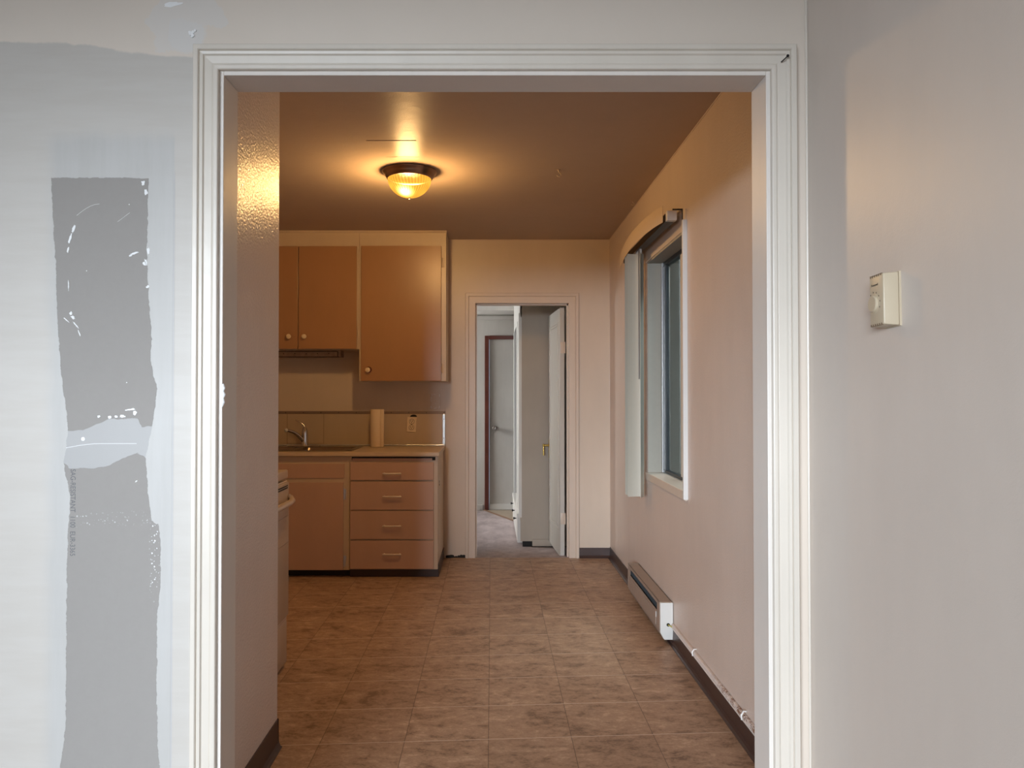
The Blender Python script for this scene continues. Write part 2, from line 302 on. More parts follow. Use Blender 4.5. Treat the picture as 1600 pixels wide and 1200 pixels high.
# ------------------------------------------------------------------ mesh helpers
class MB:
    def __init__(s, org=(0, 0, 0)): s.bm = bmesh.new(); s.o = Vector(org)
    def box(s, x0, x1, y0, y1, z0, z1, bev=0.0, seg=2, rot=None):
        b = bmesh.new(); bmesh.ops.create_cube(b, size=1)
        c = Vector(((x0+x1)/2, (y0+y1)/2, (z0+z1)/2)); d = (abs(x1-x0), abs(y1-y0), abs(z1-z0))
        for v in b.verts: v.co = Vector((v.co.x*d[0], v.co.y*d[1], v.co.z*d[2]))
        if bev: bmesh.ops.bevel(b, geom=b.edges[:], offset=min(bev, min(d)*0.45), segments=seg, profile=0.5, affect='EDGES')
        if rot: bmesh.ops.rotate(b, verts=b.verts, cent=(0,0,0), matrix=rot)
        for v in b.verts: v.co += c - s.o
        return s._join(b)
    def _join(s, b):
        me = bpy.data.meshes.new('t'); b.to_mesh(me); b.free(); s.bm.from_mesh(me); bpy.data.meshes.remove(me); return s
    def prism(s, pts, axis, a, b_):
        """closed 2-D outline extruded along an axis; pts are the two other coordinates in x,y,z order"""
        def P(u, v, w): return {'x': (w, u, v), 'y': (u, w, v), 'z': (u, v, w)}[axis]
        b = bmesh.new()
        A = [b.verts.new(P(u, v, a)) for u, v in pts]; B = [b.verts.new(P(u, v, b_)) for u, v in pts]
        n = len(pts); b.faces.new(A); b.faces.new(B[::-1])
        for i in range(n): b.faces.new((A[i], B[i], B[(i+1) % n], A[(i+1) % n]))
        bmesh.ops.recalc_face_normals(b, faces=b.faces)
        for v in b.verts: v.co -= s.o
        return s._join(b)
    def lathe(s, prof, c, axis='z', seg=48, ribs=0, ribd=0.0, twist=0.0):
        b = bmesh.new(); rings = []
        for k, (r, h) in enumerate(prof):
            ring = []
            for i in range(seg):
                a = 2*PI*i/seg; rr = r
                if ribs and r > 1e-4: rr = r*(1 + ribd*math.sin(ribs*a + twist*k))
                u, v = rr*math.cos(a), rr*math.sin(a)
                co = {'z': (u, v, h), 'x': (h, u, v), 'y': (u, h, v)}[axis]
                ring.append(b.verts.new(Vector(co) + Vector(c)))
            rings.append(ring)
        for A, B in zip(rings, rings[1:]):
            for i in range(seg): b.faces.new((A[i], A[(i+1) % seg], B[(i+1) % seg], B[i]))
        if prof[0][0] > 1e-5: b.faces.new(rings[0][::-1])
        if prof[-1][0] > 1e-5: b.faces.new(rings[-1])
        bmesh.ops.remove_doubles(b, verts=b.verts, dist=1e-6)
        bmesh.ops.recalc_face_normals(b, faces=b.faces)
        for v in b.verts: v.co -= s.o
        return s._join(b)
    def tube(s, path, r, seg=12, flat=None):
        """round tube along a path; r number or list; flat=(sx,sy) squashes the section"""
        P = [Vector(p) for p in path]; n = len(P); R = r if isinstance(r, (list, tuple)) else [r]*n
        b = bmesh.new(); rings = []; up = None
        for i in range(n):
            d = (P[min(i+1, n-1)] - P[max(i-1, 0)]).normalized()
            if up is None: up = d.orthogonal().normalized()
            else: up = (up - d*up.dot(d)).normalized()
            w = d.cross(up)
            fx, fy = flat or (1, 1)
            rings.append([b.verts.new(P[i] + up*(R[i]*fx*math.cos(2*PI*k/seg)) + w*(R[i]*fy*math.sin(2*PI*k/seg))) for k in range(seg)])
        for A, B in zip(rings, rings[1:]):
            for i in range(seg): b.faces.new((A[i], A[(i+1) % seg], B[(i+1) % seg], B[i]))
        b.faces.new(rings[0][::-1]); b.faces.new(rings[-1])
        bmesh.ops.recalc_face_normals(b, faces=b.faces)
        for v in b.verts: v.co -= s.o
        return s._join(b)
    def strip(s, pts, w, nrm_off):
        """vertical ribbon with thickness: pts plan (x,y), w=(z0,z1), thickness nrm_off"""
        b = bmesh.new(); n = len(pts); A = []
        for i, (x, y) in enumerate(pts):
            p0 = Vector(pts[max(i-1, 0)]); p1 = Vector(pts[min(i+1, n-1)]); d = (p1-p0).normalized(); q = Vector((-d.y, d.x))*nrm_off
            z0, z1 = w(i/(n-1)) if callable(w) else w
            A.append([b.verts.new((x, y, z0)), b.verts.new((x, y, z1)), b.verts.new((x+q.x, y+q.y, z1)), b.verts.new((x+q.x, y+q.y, z0))])
        for R1, R2 in zip(A, A[1:]):
            for k in range(4): b.faces.new((R1[k], R1[(k+1) % 4], R2[(k+1) % 4], R2[k]))
        b.faces.new(A[0][::-1]); b.faces.new(A[-1]); bmesh.ops.recalc_face_normals(b, faces=b.faces)
        for v in b.verts: v.co -= s.o
        return s._join(b)
    def build(s, name, mat, parent=None, smooth=False, label=None, kind=None):
        me = bpy.data.meshes.new(name); s.bm.to_mesh(me); s.bm.free()
        me.materials.append(M[mat] if isinstance(mat, str) else mat)
        if smooth:
            for p in me.polygons: p.use_smooth = True
            try: me.set_sharp_from_angle(angle=math.radians(38))
            except Exception: pass
        o = bpy.data.objects.new(name, me); COL.objects.link(o)
        if parent: o.parent = parent
        else: o.location = s.o
        if parent and parent.type == 'MESH' and not parent.get('_rooted'): pass
        if label: o['label'] = label
        if kind: o['kind'] = kind
        return o

def thing(name, loc, label, cat, group=None, rot=None):
    o = bpy.data.objects.new(name, None); COL.objects.link(o); o.location = loc; o.empty_display_size = 0.05
    if rot: o.rotation_euler = rot
    o['label'] = label; o['category'] = cat
    if group: o['group'] = group
    return o
def tag(o, label, cat, group=None):
    o['label'] = label; o['category'] = cat
    if group: o['group'] = group
    return o
def struct(mb, name, mat, label=None, parent=None, smooth=False):
    o = mb.build(name, mat, parent, smooth, label); 
    if not parent: o['kind'] = 'structure'
    return o
def text(name, s, size, mat, parent, loc, rot, depth=0.0003, align='LEFT', sx=1.0, space=1.0):
    cu = bpy.data.curves.new(name, 'FONT'); cu.body = s; cu.size = size; cu.extrude = depth; cu.align_x = align; cu.space_character = space
    tmp = bpy.data.objects.new('t', cu); COL.objects.link(tmp)
    dg = bpy.context.evaluated_depsgraph_get(); me = bpy.data.meshes.new_from_object(tmp.evaluated_get(dg))
    bpy.data.objects.remove(tmp); me.materials.clear(); me.materials.append(M[mat])
    for v in me.vertices: v.co.x *= sx
    o = bpy.data.objects.new(name, me); COL.objects.link(o); o.parent = parent; o.location = loc; o.rotation_euler = rot
    return o

# ------------------------------------------------------------------ setting: living room
CZ = 2.485
XL, XR, ZT = -0.657, 0.6735, 2.054      # the clear opening
YF, YB = 1.875, 1.98                    # wall faces
RW = 0.775                              # living-room right wall
m = MB(); m.box(-3.6, XL-0.018, YF, YB, 0, CZ); m.box(XR+0.018, 1.06, YF, YB, 0, CZ); m.box(XL-0.018, XR+0.018, YF, YB, ZT+0.018, CZ)
wall_front = struct(m, 'wall_front', 'patch_wall', 'patched wall around the wide opening')
m = MB(); m.box(RW, RW+0.12, -2.6, YF, 0, CZ); struct(m, 'wall_right', 'wall_beige')
m = MB(); m.box(-3.6, -3.5, -2.6, -1.9, 0, CZ); m.box(-3.6, -3.5, -0.1, YF, 0, CZ); m.box(-3.6, -3.5, -1.9, -0.1, 0, 0.45); m.box(-3.6, -3.5, -1.9, -0.1, 2.1, CZ); struct(m, 'wall_left', 'wall_beige')
WX0, WX1, WZ0, WZ1 = -2.9, -0.5, 0.45, 2.16
m = MB(); m.box(-3.6, WX0, -2.7, -2.6, 0, CZ); m.box(WX1, 0.9, -2.7, -2.6, 0, CZ); m.box(WX0, WX1, -2.7, -2.6, 0, WZ0); m.box(WX0, WX1, -2.7, -2.6, WZ1, CZ)
struct(m, 'wall_back', 'wall_beige')
win = thing('window_2', ((WX0+WX1)/2, -2.65, WZ0), 'living room window', 'window'); win['kind'] = 'structure'; del win['category']
f = MB(win.location)
for a in (WX0, (WX0+WX1)/2-0.02, WX1-0.04): f.box(a, a+0.04, -2.68, -2.63, WZ0, WZ1, 0.004)
f.box(WX0, WX1, -2.68, -2.63, WZ0, WZ0+0.05, 0.004); f.box(WX0, WX1, -2.68, -2.63, WZ1-0.05, WZ1, 0.004); f.build('window_frame', 'trim', win)
f = MB(win.location); f.box(WX0, WX1, -2.658, -2.654, WZ0, WZ1); f.build('pane', 'glass_clear', win)
win = thing('window_4', (-3.55, -1.0, 0.45), 'side window', 'window'); win['kind'] = 'structure'; del win['category']
f = MB(win.location)
for a in (-1.9, -1.02, -0.14): f.box(-3.58, -3.53, a, a+0.04, 0.45, 2.1, 0.004)
for a in (0.45, 2.05): f.box(-3.58, -3.53, -1.9, -0.1, a, a+0.05, 0.004)
f.build('window_frame', 'trim', win)
f = MB(win.location); f.box(-3.557, -3.553, -1.9, -0.1, 0.45, 2.1); f.build('pane', 'glass_clear', win)
m = MB(); m.box(-3.6, 0.9, -2.7, YB, CZ, CZ+0.1); struct(m, 'ceiling_living', 'ceiling_white')
m = MB(); m.box(-3.6, 1.06, -2.7, YF+0.05, -0.1, 0.0); struct(m, 'floor_living', 'sub_floor')

# jamb lining of the opening
m = MB(); m.box(XL-0.018, XL, YF-0.001, YB, 0, ZT+0.018, 0.0015); jl = m
jl.box(XR, XR+0.018, YF-0.001, YB, 0, ZT+0.018, 0.0015); jl.box(XL, XR, YF-0.001, YB, ZT, ZT+0.018, 0.0015)
struct(jl, 'trim_2', 'soffit')
# mitred casing: profile (distance from the inner edge, thickness)
def casing(name, xl, xr, zt, z0, yface, prof, mat, sgn=-1):
    """U-shaped mitred casing round an opening; grows to -y from yface"""
    b = bmesh.new()
    rows = []
    for u, h in prof:
        y = yface + sgn*h
        rows.append([b.verts.new((xl-u, y, z0)), b.verts.new((xl-u, y, zt+u)), b.verts.new((xr+u, y, zt+u)), b.verts.new((xr+u, y, z0))])
    for A, B in zip(rows, rows[1:]):
        for k in range(3): b.faces.new((A[k], A[k+1], B[k+1], B[k]))
    bmesh.ops.recalc_face_normals(b, faces=b.faces)
    o = MB(); o._join(b); return struct(o, name, mat)
k = 1/640
prof = [(6*k, 0), (6*k, .011), (6.8*k, .0135), (8*k, .0145), (12*k, .0150), (14.5*k, .0135), (15.2*k, .0105), (16.3*k, .0115), (27*k, .0135), (27.8*k, .0150), (29*k, .0185), (33*k, .0195), (34.5*k, .0175), (35.2*k, .0215), (36.5*k, .0235), (42.5*k, .0235), (43.5*k, .022), (43.5*k, 0)]
casing('trim_1', XL, XR, ZT, 0, YF, prof, 'trim')
# caulked corner bead where the two walls meet
m = MB(); m.tube([(RW-0.003, YF-0.003, 0), (RW-0.003, YF-0.003, CZ)], 0.0035, 8); struct(m, 'trim_3', 'trim', smooth=True)

# plaster smears, filled screw heads and scratches left on the bare board
def blob_mesh(mb, cx, cz, rx, rz, ang=0, n=18, rough=0.3, th=0.0009):
    b = bmesh.new(); ca, sa = math.cos(ang), math.sin(ang); F = []; G = []
    for i in range(n):
        a = 2*PI*i/n; r = 1 + random.uniform(-rough, rough); u, v = rx*r*math.cos(a), rz*r*math.sin(a)
        x, z = cx + u*ca - v*sa, cz + u*sa + v*ca
        F.append(b.verts.new((x, YF-th, z))); G.append(b.verts.new((x, YF+0.001, z)))
    b.faces.new(F)
    for i in range(n): b.faces.new((F[i], F[(i+1) % n], G[(i+1) % n], G[i]))
    bmesh.ops.recalc_face_normals(b, faces=b.faces); mb._join(b)
m = MB()
blob_mesh(m, qx(130.5), qz(686), 0.0048, 0.0048, 0, 20, 0.05)
for px, py, rx, rz, a in ((155,651,.0035,.0035,0),(172,652,.0045,.0035,0),(182,651,.0035,.003,0),(192,651,.007,.0035,0),(205,640,.012,.0022,.15),(211,645,.006,.0045,1.0),
        (208,396,.010,.0028,.25),(203,399,.005,.0022,.1),(227,409,.003,.007,.3),(231,392,.003,.008,.1),(225,412,.004,.005,0),(230,448,.004,.003,.8),(222,285,.004,.006,.2),(226,300,.004,.007,0),
        (113,358,.0035,.010,-.35),(108,372,.0028,.012,-.3),(105,390,.002,.007,-.2),(106,445,.0012,.012,0),(110,490,.004,.004,.5),(113,496,.006,.003,-.6),(118,508,.010,.0016,-.9),(123,520,.010,.0013,-1.2),(103,500,.009,.0013,-.7),
        (200,319,.0012,.0012,0),(134,423,.0012,.0012,0),(198,598,.0015,.0015,0),(214,752,.003,.0013,.7),(268,3,.02,.006,.1)):
    blob_mesh(m, qx(px), qz(py), rx, rz, a, 16, 0.35)
m.tube([(qx(104+i*11), YF-0.0003, qz(700-4.2*math.sin(min(i, 5)/5*PI/2)*1.6)) for i in range(11)], 0.0008, 6)
m.tube([(qx(182+i*3.2), YF-0.0002, qz(346-i*2.4)) for i in range(7)], 0.0005, 6)
m.tube([(qx(118+i*7), YF-0.0002, qz(336-18*math.sin(i/5*PI/2))) for i in range(6)], 0.0004, 6)
m.build('plaster_smear', 'compound', wall_front)
# popped plaster lump next to the casing head
m = MB()
for i in range(16):
    a = random.uniform(0, 6.28); r = random.uniform(0, 0.010)
    m.lathe([(0.0, -0.004), (0.003, -0.003), (0.0035, 0.0), (0, 0.001)], (qx(298)+r*math.cos(a), YF, qz(48)+r*math.sin(a)), 'y', 8)
m.build('plaster_crumb', 'compound', wall_front, True)
text('board_print', 'SAG-RESISTANT  1100  EUR-3365', 0.0175, 'ink', wall_front, (qx(111.5), YF-0.0001, qz(733)), (PI/2, PI/2, 0), 0.0002, sx=0.86, space=0.98)

# putty blob hanging off the left casing
m = MB((-0.655, 1.862, 1.27)); m.tube([(-0.652, 1.866, 1.296), (-0.650, 1.862, 1.287), (-0.6525, 1.862, 1.279), (-0.6495, 1.861, 1.27), (-0.652, 1.861, 1.262), (-0.6505, 1.861, 1.252), (-0.655, 1.864, 1.238)], [.002, .0055, .0042, .0062, .004, .0058, .001], 10)
tag(m.build('putty_lump', 'compound', None, True), 'small white dried putty lump stuck on the left edge of the wide opening', 'putty')

# ------------------------------------------------------------------ setting: kitchen
KR, KL, KF = 0.925, -1.95, 6.0
FX = -0.774
m = MB(); m.box(-2.05, FX, YB, 2.79, 0, CZ, 0.0); struct(m, 'wall_partition', 'fin')
# right wall with the window hole
HY0, HY1, HZ0, HZ1 = 3.64, 4.555, 0.80, 2.06
m = MB(); m.box(KR, 1.06, YB, HY0, 0, CZ); m.box(KR, 1.06, HY1, KF+0.12, 0, CZ); m.box(KR, 1.06, HY0, HY1, 0, HZ0); m.box(KR, 1.06, HY0, HY1, HZ1, CZ)
struct(m, 'wall_kitchen_right', 'kitchen_wall')
m = MB(); m.box(KL-0.1, KL, 2.79, KF+0.12, 0, CZ); struct(m, 'wall_kitchen_left', 'kitchen_wall')
DX0, DX1, DZ = -0.125, 0.603, 1.985
m = MB(); m.box(KL-0.1, DX0-0.018, KF, KF+0.12, -0.1, CZ); m.box(DX1+0.018, 1.06, KF, KF+0.12, -0.1, CZ); m.box(DX0-0.018, DX1+0.018, KF, KF+0.12, DZ+0.018, CZ)
struct(m, 'wall_kitchen_far', 'far_wall')
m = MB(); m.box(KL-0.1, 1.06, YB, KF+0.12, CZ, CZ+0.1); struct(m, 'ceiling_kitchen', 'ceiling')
m = MB(); m.box(KL-0.1, 1.06, YF+0.05, KF+0.005, -0.1, 0); struct(m, 'floor_kitchen', 'tiles')
# taped seams in the ceiling above the lamp
m = MB(); m.box(-0.60, -0.36, 3.655, 3.660, CZ-0.0016, CZ+0.001, 0.0007); m.box(-0.54, -0.37, 3.905, 3.908, CZ-0.0010, CZ+0.001, 0.0004)
struct(m, 'trim_seam', 'ceiling')
# painted corner beads
m = MB(); m.tube([(KR-0.002, KF-0.002, 0.08), (KR-0.002, KF-0.002, CZ)], 0.003, 6); m.tube([(-0.2, KF-0.002, CZ-0.002), (KR, KF-0.002, CZ-0.002)], 0.003, 6); m.tube([(KR-0.002, YB, CZ-0.002), (KR-0.002, KF, CZ-0.002)], 0.003, 6)
struct(m, 'trim_4', 'trim_kitchen', smooth=True)

# far doorway
dp = [(0.0, 0), (0.0, .012), (.002, .014), (.050, .014), (.052, .012), (.054, .016), (.056, .020), (.076, .020), (.079, .017), (.079, 0)]
casing('trim_5', DX0, DX1, DZ, 0, KF, dp, 'trim_kitchen')
m = MB(); m.box(DX0-0.018, DX0, KF, KF+0.12, -0.02, DZ+0.018, 0.001); m.box(DX1, DX1+0.018, KF, KF+0.12, -0.02, DZ+0.018, 0.001); m.box(DX0, DX1, KF, KF+0.12, DZ, DZ+0.018, 0.001)
m.box(DX0, DX0+0.011, KF+0.035, KF+0.075, 0, DZ); m.box(DX1-0.011, DX1, KF+0.035, KF+0.075, 0, DZ); m.box(DX0, DX1, KF+0.035, KF+0.075, DZ-0.011, DZ)
struct(m, 'trim_6', 'trim_kitchen')
# baseboards (coved brown vinyl)
def vinyl_base(m, pts_axis, face, a, b, sgn, h=0.088):
    prof = [(face, 0), (face+sgn*0.020, 0), (face+sgn*0.020, 0.003), (face+sgn*0.012, 0.008), (face+sgn*0.006, 0.020), (face+sgn*0.004, h-0.002), (face+sgn*0.003, h), (face, h)]
    m.prism(prof, pts_axis, a, b)
m = MB(); vinyl_base(m, 'y', KR, YB, KF, -1, 0.086); struct(m, 'baseboard_right', 'brown_vinyl')
m = MB(); vinyl_base(m, 'x', KF, DX1+0.08, KR-0.004, -1, 0.078); struct(m, 'baseboard_far', 'brown_vinyl')
m = MB(); vinyl_base(m, 'y', FX, YB, 2.785, 1, 0.10); vinyl_base(m, 'x', 2.79, -1.4, FX+0.005, 1, 0.10); struct(m, 'baseboard_left', 'brown_vinyl')
# torn glue and grime where the baseboard is missing left of the door
m = MB()
for i in range(34):
    x = random.uniform(-0.345, -0.212); hh = random.uniform(0.008, 0.032)
    m.lathe([(0.0, -0.003), (hh*0.4, -0.0015), (hh*0.6, 0.001)], (x, KF, hh*0.3), 'y', 7)
struct(m, 'baseboard_remnant', 'black')

# kitchen window -------------------------------------------------
win = thing('window_1', (KR, (HY0+HY1)/2, HZ0), 'kitchen window on the right wall', 'window'); win['kind'] = 'structure'; del win['category']
O = win.location
f = MB(O); f.box(KR-0.012, 1.012, HY0-0.005, HY1+0.022, HZ0-0.032, HZ0+0.012, 0.003); f.build('window_sill', 'trim_kitchen', win)
f = MB(O); f.box(KR+0.001, 1.012, HY1-0.012, HY1, HZ0, HZ1, 0.001); f.box(KR+0.001, 1.012, HY0, HY0+0.012, HZ0, HZ1, 0.001); f.box(KR+0.001, 1.012, HY0, HY1, HZ1-0.012, HZ1, 0.001)
f.build('window_lining', plain('grey cream lining paint', (0.40, 0.375, 0.32), 0.5), win)
f = MB(O); f.box(KR-0.004, KR+0.002, HY0, HY1+0.06, HZ1, HZ1+0.095, 0.002); f.build('head_board', 'trim_kitchen', win)
f = MB(O); f.box(1.005, 1.040, HY1-0.020, HY1-0.012, HZ0, HZ1); f.box(1.005, 1.012, HY1-0.034, HY1-0.012, HZ0+0.012, HZ1-0.012, 0.001); f.box(1.022, 1.04, HY1-0.045, HY1-0.012, HZ0+0.012, HZ1-0.012, 0.001)
f.box(1.005, 1.012, HY0+0.012, HY1, HZ0+0.012, HZ0+0.016, 0.001)
f.build('window_track', 'aluminium', win)
f = MB(O); f.box(1.012, 1.05, HY0, HY1-0.02, HZ0+0.008, HZ0+0.030); f.box(1.012, 1.05, HY0, HY1-0.02, HZ1-0.034, HZ1-0.012)
f.box(1.014, 1.036, HY1-0.085, HY1-0.046, HZ0+0.03, HZ1-0.034, 0.002); f.build('sash', 'bronze_dark', win)
f = MB(O); f.box(1.018, 1.034, 4.10, 4.135, HZ0+0.025, HZ1-0.034, 0.003); f.build('meeting_stile', 'trim', win, label='worn pale meeting stile')
f = MB(O); f.box(1.024, 1.028, HY0+0.01, HY1-0.085, HZ0+0.03, HZ1-0.034); f.build('pane', 'glass', win)
f = MB(O); f.box(KR-0.021, KR+0.001, HY0-0.018, HY0+0.002, 0.775, 2.10, 0.0015); f.build('side_trim', 'wardrobe_white', win, label='bright narrow edge strip')
f = MB(O); f.box(KR-0.022, KR-0.018, HY0-0.010, HY0-0.004, 2.10, 2.150); f.box(KR-0.066, KR-0.018, HY0-0.010, HY0-0.004, 2.146, 2.152); f.build('bracket', 'iron', win)

# vertical blind -------------------------------------------------
bl = thing('vertical_blind', (0.865, 4.4, 2.15), 'open vertical blind with pale vanes bunched at the far side of the kitchen window', 'blind')
O = bl.location
f = MB(O); f.box(0.852, 0.895, 3.74, 4.95, 2.118, 2.122, 0.001); f.box(0.852, 0.856, 3.74, 4.95, 2.12, 2.158, 0.001); f.box(0.891, 0.895, 3.74, 4.95, 2.12, 2.158, 0.001); f.box(0.852, 0.895, 3.74, 4.95, 2.155, 2.159, 0.001)
f.build('headrail', 'bronze_dark', bl)
f = MB(O); f.box(0.849, 0.898, 3.705, 3.742, 2.114, 2.162, 0.004); f.build('end_cap', 'white_plastic', bl, label='white plastic end cap')
for yy in (3.95, 4.7):
    f = MB(O); f.box(0.862, 0.926, yy, yy+0.03, 2.158, 2.166, 0.001); f.box(0.918, 0.925, yy, yy+0.03, 2.13, 2.19, 0.001); f.build('wall_bracket', 'aluminium', bl)
VP = [(0.836, 3.735), (0.826, 3.79), (0.815, 3.87), (0.806, 3.99), (0.800, 4.13), (0.799, 4.28), (0.801, 4.43), (0.810, 4.62), (0.824, 4.80), (0.838, 4.95), (0.851, 5.07)]
f = MB(O); f.strip(VP, lambda s_: (2.110 - 0.004*s_, 2.190 + 0.004*math.sin(s_*3)), 0.0016); f.build('valance', 'valance', bl, True, 'cream valance bowed away from the wall')
def vane(cx, cy, w, ang, bow=0.008, z0=0.675, z1=2.095):
    n = 8; pts = []
    for i in range(n+1):
        u = (i/n-0.5)*w; q = bow*(1-(2*i/n-1)**2); pts.append((cx+u*math.cos(ang)-q*math.sin(ang), cy+u*math.sin(ang)+q*math.cos(ang)))
    f = MB(O); f.strip(pts, (z0, z1), 0.0012)
    return f
vs = [(0.840, 4.49, 0.089, 0.10), (0.846, 4.515, 0.089, 0.12), (0.844, 4.54, 0.089, 0.05), (0.846, 4.565, 0.089, 0.14), (0.842, 4.59, 0.089, 0.08)]
for (cx, cy, w, a) in vs:
    v = vane(cx, cy, w, a).build('vane', 'vane', bl, True)
v = vane(0.8745, 4.455, 0.089, 1.15, 0.006).build('vane', 'vane', bl, True)
f = MB(O)
for i in range(6): f.box(0.862, 0.874, 4.452+i*0.025, 4.462+i*0.025, 2.09, 2.12, 0.002)
f.build('carrier', 'white_plastic', bl)
f = MB(O); f.tube([(0.8535, 4.44, 2.11), (0.853, 4.435, 1.75), (0.853, 4.435, 1.36)], 0.0042, 8); f.build('wand', plain('grey wand plastic', (0.16, 0.15, 0.14), 0.3), bl, True, 'thin grey tilt wand')

# baseboard heater ----------------------------------------------
hy0, hy1, hx = 3.915, 4.845, 0.858
ht = thing('baseboard_heater', (0.89, 4.38, 0.027), 'long taupe electric baseboard heater on the right kitchen wall below the window', 'heater')
O = ht.location; zt, zb = 0.212, 0.027
f = MB(O); f.box(hx, KR-0.003, hy0+0.02, hy1-0.02, zt-0.004, zt, 0.001); f.box(hx, hx+0.003, hy0+0.02, hy1-0.02, zt-0.022, zt, 0.001)
f.box(hx, hx+0.003, hy0+0.02, hy1-0.02, 0.062, 0.152, 0.001); f.prism([(hx, 0.064), (hx+0.003, 0.064), (hx+0.020, zb+0.004), (hx+0.020, zb), (hx+0.017, zb)], 'y', hy0+0.02, hy1-0.02)
for a, b_ in ((hy0+0.02, hy0+0.085), (hy1-0.075, hy1-0.02)): f.box(hx, hx+0.003, a, b_, 0.15, zt-0.02, 0.0008)
f.box(KR-0.006, KR-0.003, hy0+0.02, hy1-0.02, zb, zt)
f.build('housing', 'heater', ht)
f = MB(O); f.box(hx-0.0025, hx+0.001, hy0+0.11, hy1-0.06, 0.073, 0.140, 0.0012); f.build('front_panel', 'heater', ht)
f = MB(O); f.box(hx+0.006, KR-0.008, hy0+0.03, hy1-0.03, 0.10, 0.146); f.build('inner_tray', 'black', ht)
for i in range(0, 46):
    pass
f = MB(O)
for i in range(64): y = hy0+0.10+i*0.0125; f.box(hx+0.012, KR-0.014, y, y+0.0015, 0.145, 0.172)
f.tube([(0.888, hy0+0.03, 0.158), (0.888, hy1-0.03, 0.158)], 0.006, 8); f.build('heating_element', 'bronze_dark', ht)
cap = [(hx-0.001, 0.062), (hx-0.001, zt+0.001), (KR-0.004, zt+0.001), (KR-0.004, zb), (hx+0.019, zb)]
f = MB(O); f.prism(cap, 'y', hy0, hy0+0.0205); f.build('end_cap', 'heater_cap', ht, label='pale metal end cap')
f = MB(O); f.prism(cap, 'y', hy1-0.0205, hy1); f.build('end_cap', 'heater', ht)
f = MB(O); f.lathe([(0.0085, -0.0015), (0.0085, 0.001), (0.005, 0.001)], (0.897, hy0, 0.102), 'y', 20); g_ = f.build('knockout', 'iron', ht, True)
f = MB(O); f.tube([(0.897, hy0-0.001, 0.102), (0.903, hy0-0.012, 0.100), (0.911, hy0-0.025, 0.098)], 0.0032, 8); f.build('wire', 'wire', ht, True, 'short yellow wire')
f = MB(O); f.box(hx-0.004, hx-0.001, hy0+0.095, hy0+0.100, 0.115, 0.145, 0.001); f.build('rating_tag', 'white_plastic', ht)
# cable channel on the wall from the heater to the opening
cc = thing('cable_channel', (KR-0.008, 2.9, 0.088), 'white cable strip running along the wall above the brown baseboard, rusty near the opening', 'cable channel')
f = MB(cc.location); f.box(KR-0.014, KR, YB+0.01, hy0-0.01, 0.087, 0.111, 0.003); f.build('channel', 'rust_strip', cc)
f = MB(cc.location); f.tube([(KR-0.015, YB+0.01, 0.092), (KR-0.015, 3.2, 0.092), (KR-0.013, hy0-0.015, 0.0935)], 0.0024, 8); f.build('cable', 'white_plastic', cc, True)
for yy in (2.80, 3.48):
    f = MB(cc.location); f.tube([(KR-0.001, yy, 0.122), (KR-0.012, yy, 0.122), (KR-0.021, yy-0.004, 0.110), (KR-0.019, yy-0.004, 0.094)], 0.0034, 8); f.build('clip', 'white_plastic', cc, True)

# ceiling lamp ---------------------------------------------------
LX, LY = -0.446, 4.16
cl = thing('ceiling_light', (LX, LY, CZ), 'round flush ceiling light with lit amber ribbed glass bowl and bronze rim', 'ceiling light')
f = MB(); f.lathe([(0.02, 0.0), (0.146, 0.0), (0.148, -0.004), (0.144, -0.012), (0.136, -0.018), (0.134, -0.024), (0.130, -0.030), (0.124, -0.040), (0.119, -0.044), (0.114, -0.043), (0.112, -0.036), (0.02, -0.030)], (0, 0, 0), 'z', 72); f.build('canopy', 'lamp_metal', cl, True)
f = MB(); f.lathe([(0.0, -0.0325), (0.1115, -0.0325), (0.1115, -0.0345), (0.0, -0.0345)], (0, 0, 0), 'z', 48); f.build('added_black_disc', plain('light absorbing black', (0.0008, 0.0006, 0.0004), 0.9, Specular_IOR_Level=0.0), cl)  # added black disc, keeps the lit canopy from showing through the bowl
dome = [(0.117*math.cos(a), -0.040-0.104*math.sin(a)) for a in [i*PI/2/18 for i in range(18)]] + [(0.0, -0.144)]
f = MB(); f.lathe(dome, (0, 0, 0), 'z', 320, 40, 0.012, 0.35); f.build('glass_bowl', 'dome', cl, True, 'lit amber glass bowl')
f = MB(); f.lathe([(0.0, -0.142), (0.006, -0.143), (0.006, -0.147), (0.003, -0.149), (0.0045, -0.153), (0.0, -0.157)], (0, 0, 0), 'z', 16); f.build('finial', 'lamp_metal', cl, True)

bulb = bpy.data.lights.new('bulb', 'POINT'); bulb.energy = 64; bulb.color = (1.0, 0.72, 0.42); bulb.shadow_soft_size = 0.055
bo = bpy.data.objects.new('bulb', bulb); COL.objects.link(bo); bo.location = (LX-0.008, LY-0.010, CZ-0.094)

# hooks ----------------------------------------------------------
def hook(name, loc, label, s_=1.0):
    h = thing(name, loc, label, 'hook')
    f = MB(); f.lathe([(0.010*s_, 0), (0.010*s_, -0.002), (0.004*s_, -0.004), (0.0028*s_, -0.008)], (0, 0, 0), 'z', 16); f.build('hook_plate', 'ceiling', h, True)
    f = MB(); f.tube([(0, 0, -0.004*s_), (0.001, 0, -0.014*s_), (0.010*s_, 0, -0.020*s_), (0.015*s_, 0, -0.030*s_), (0.008*s_, 0, -0.040*s_), (-0.004*s_, 0, -0.038*s_), (-0.010*s_, 0, -0.030*s_)], 0.0022*s_, 8); f.build('hook_wire', 'cream', h, True)
hook('ceiling_hook', (0.362, 4.13, CZ), 'small painted hook in the open kitchen ceiling right of the lamp', 1.0)
hook('cup_hook', (0.885, 4.80, CZ), 'tiny pale hook at the ceiling edge by the right wall above the blind', 0.7)
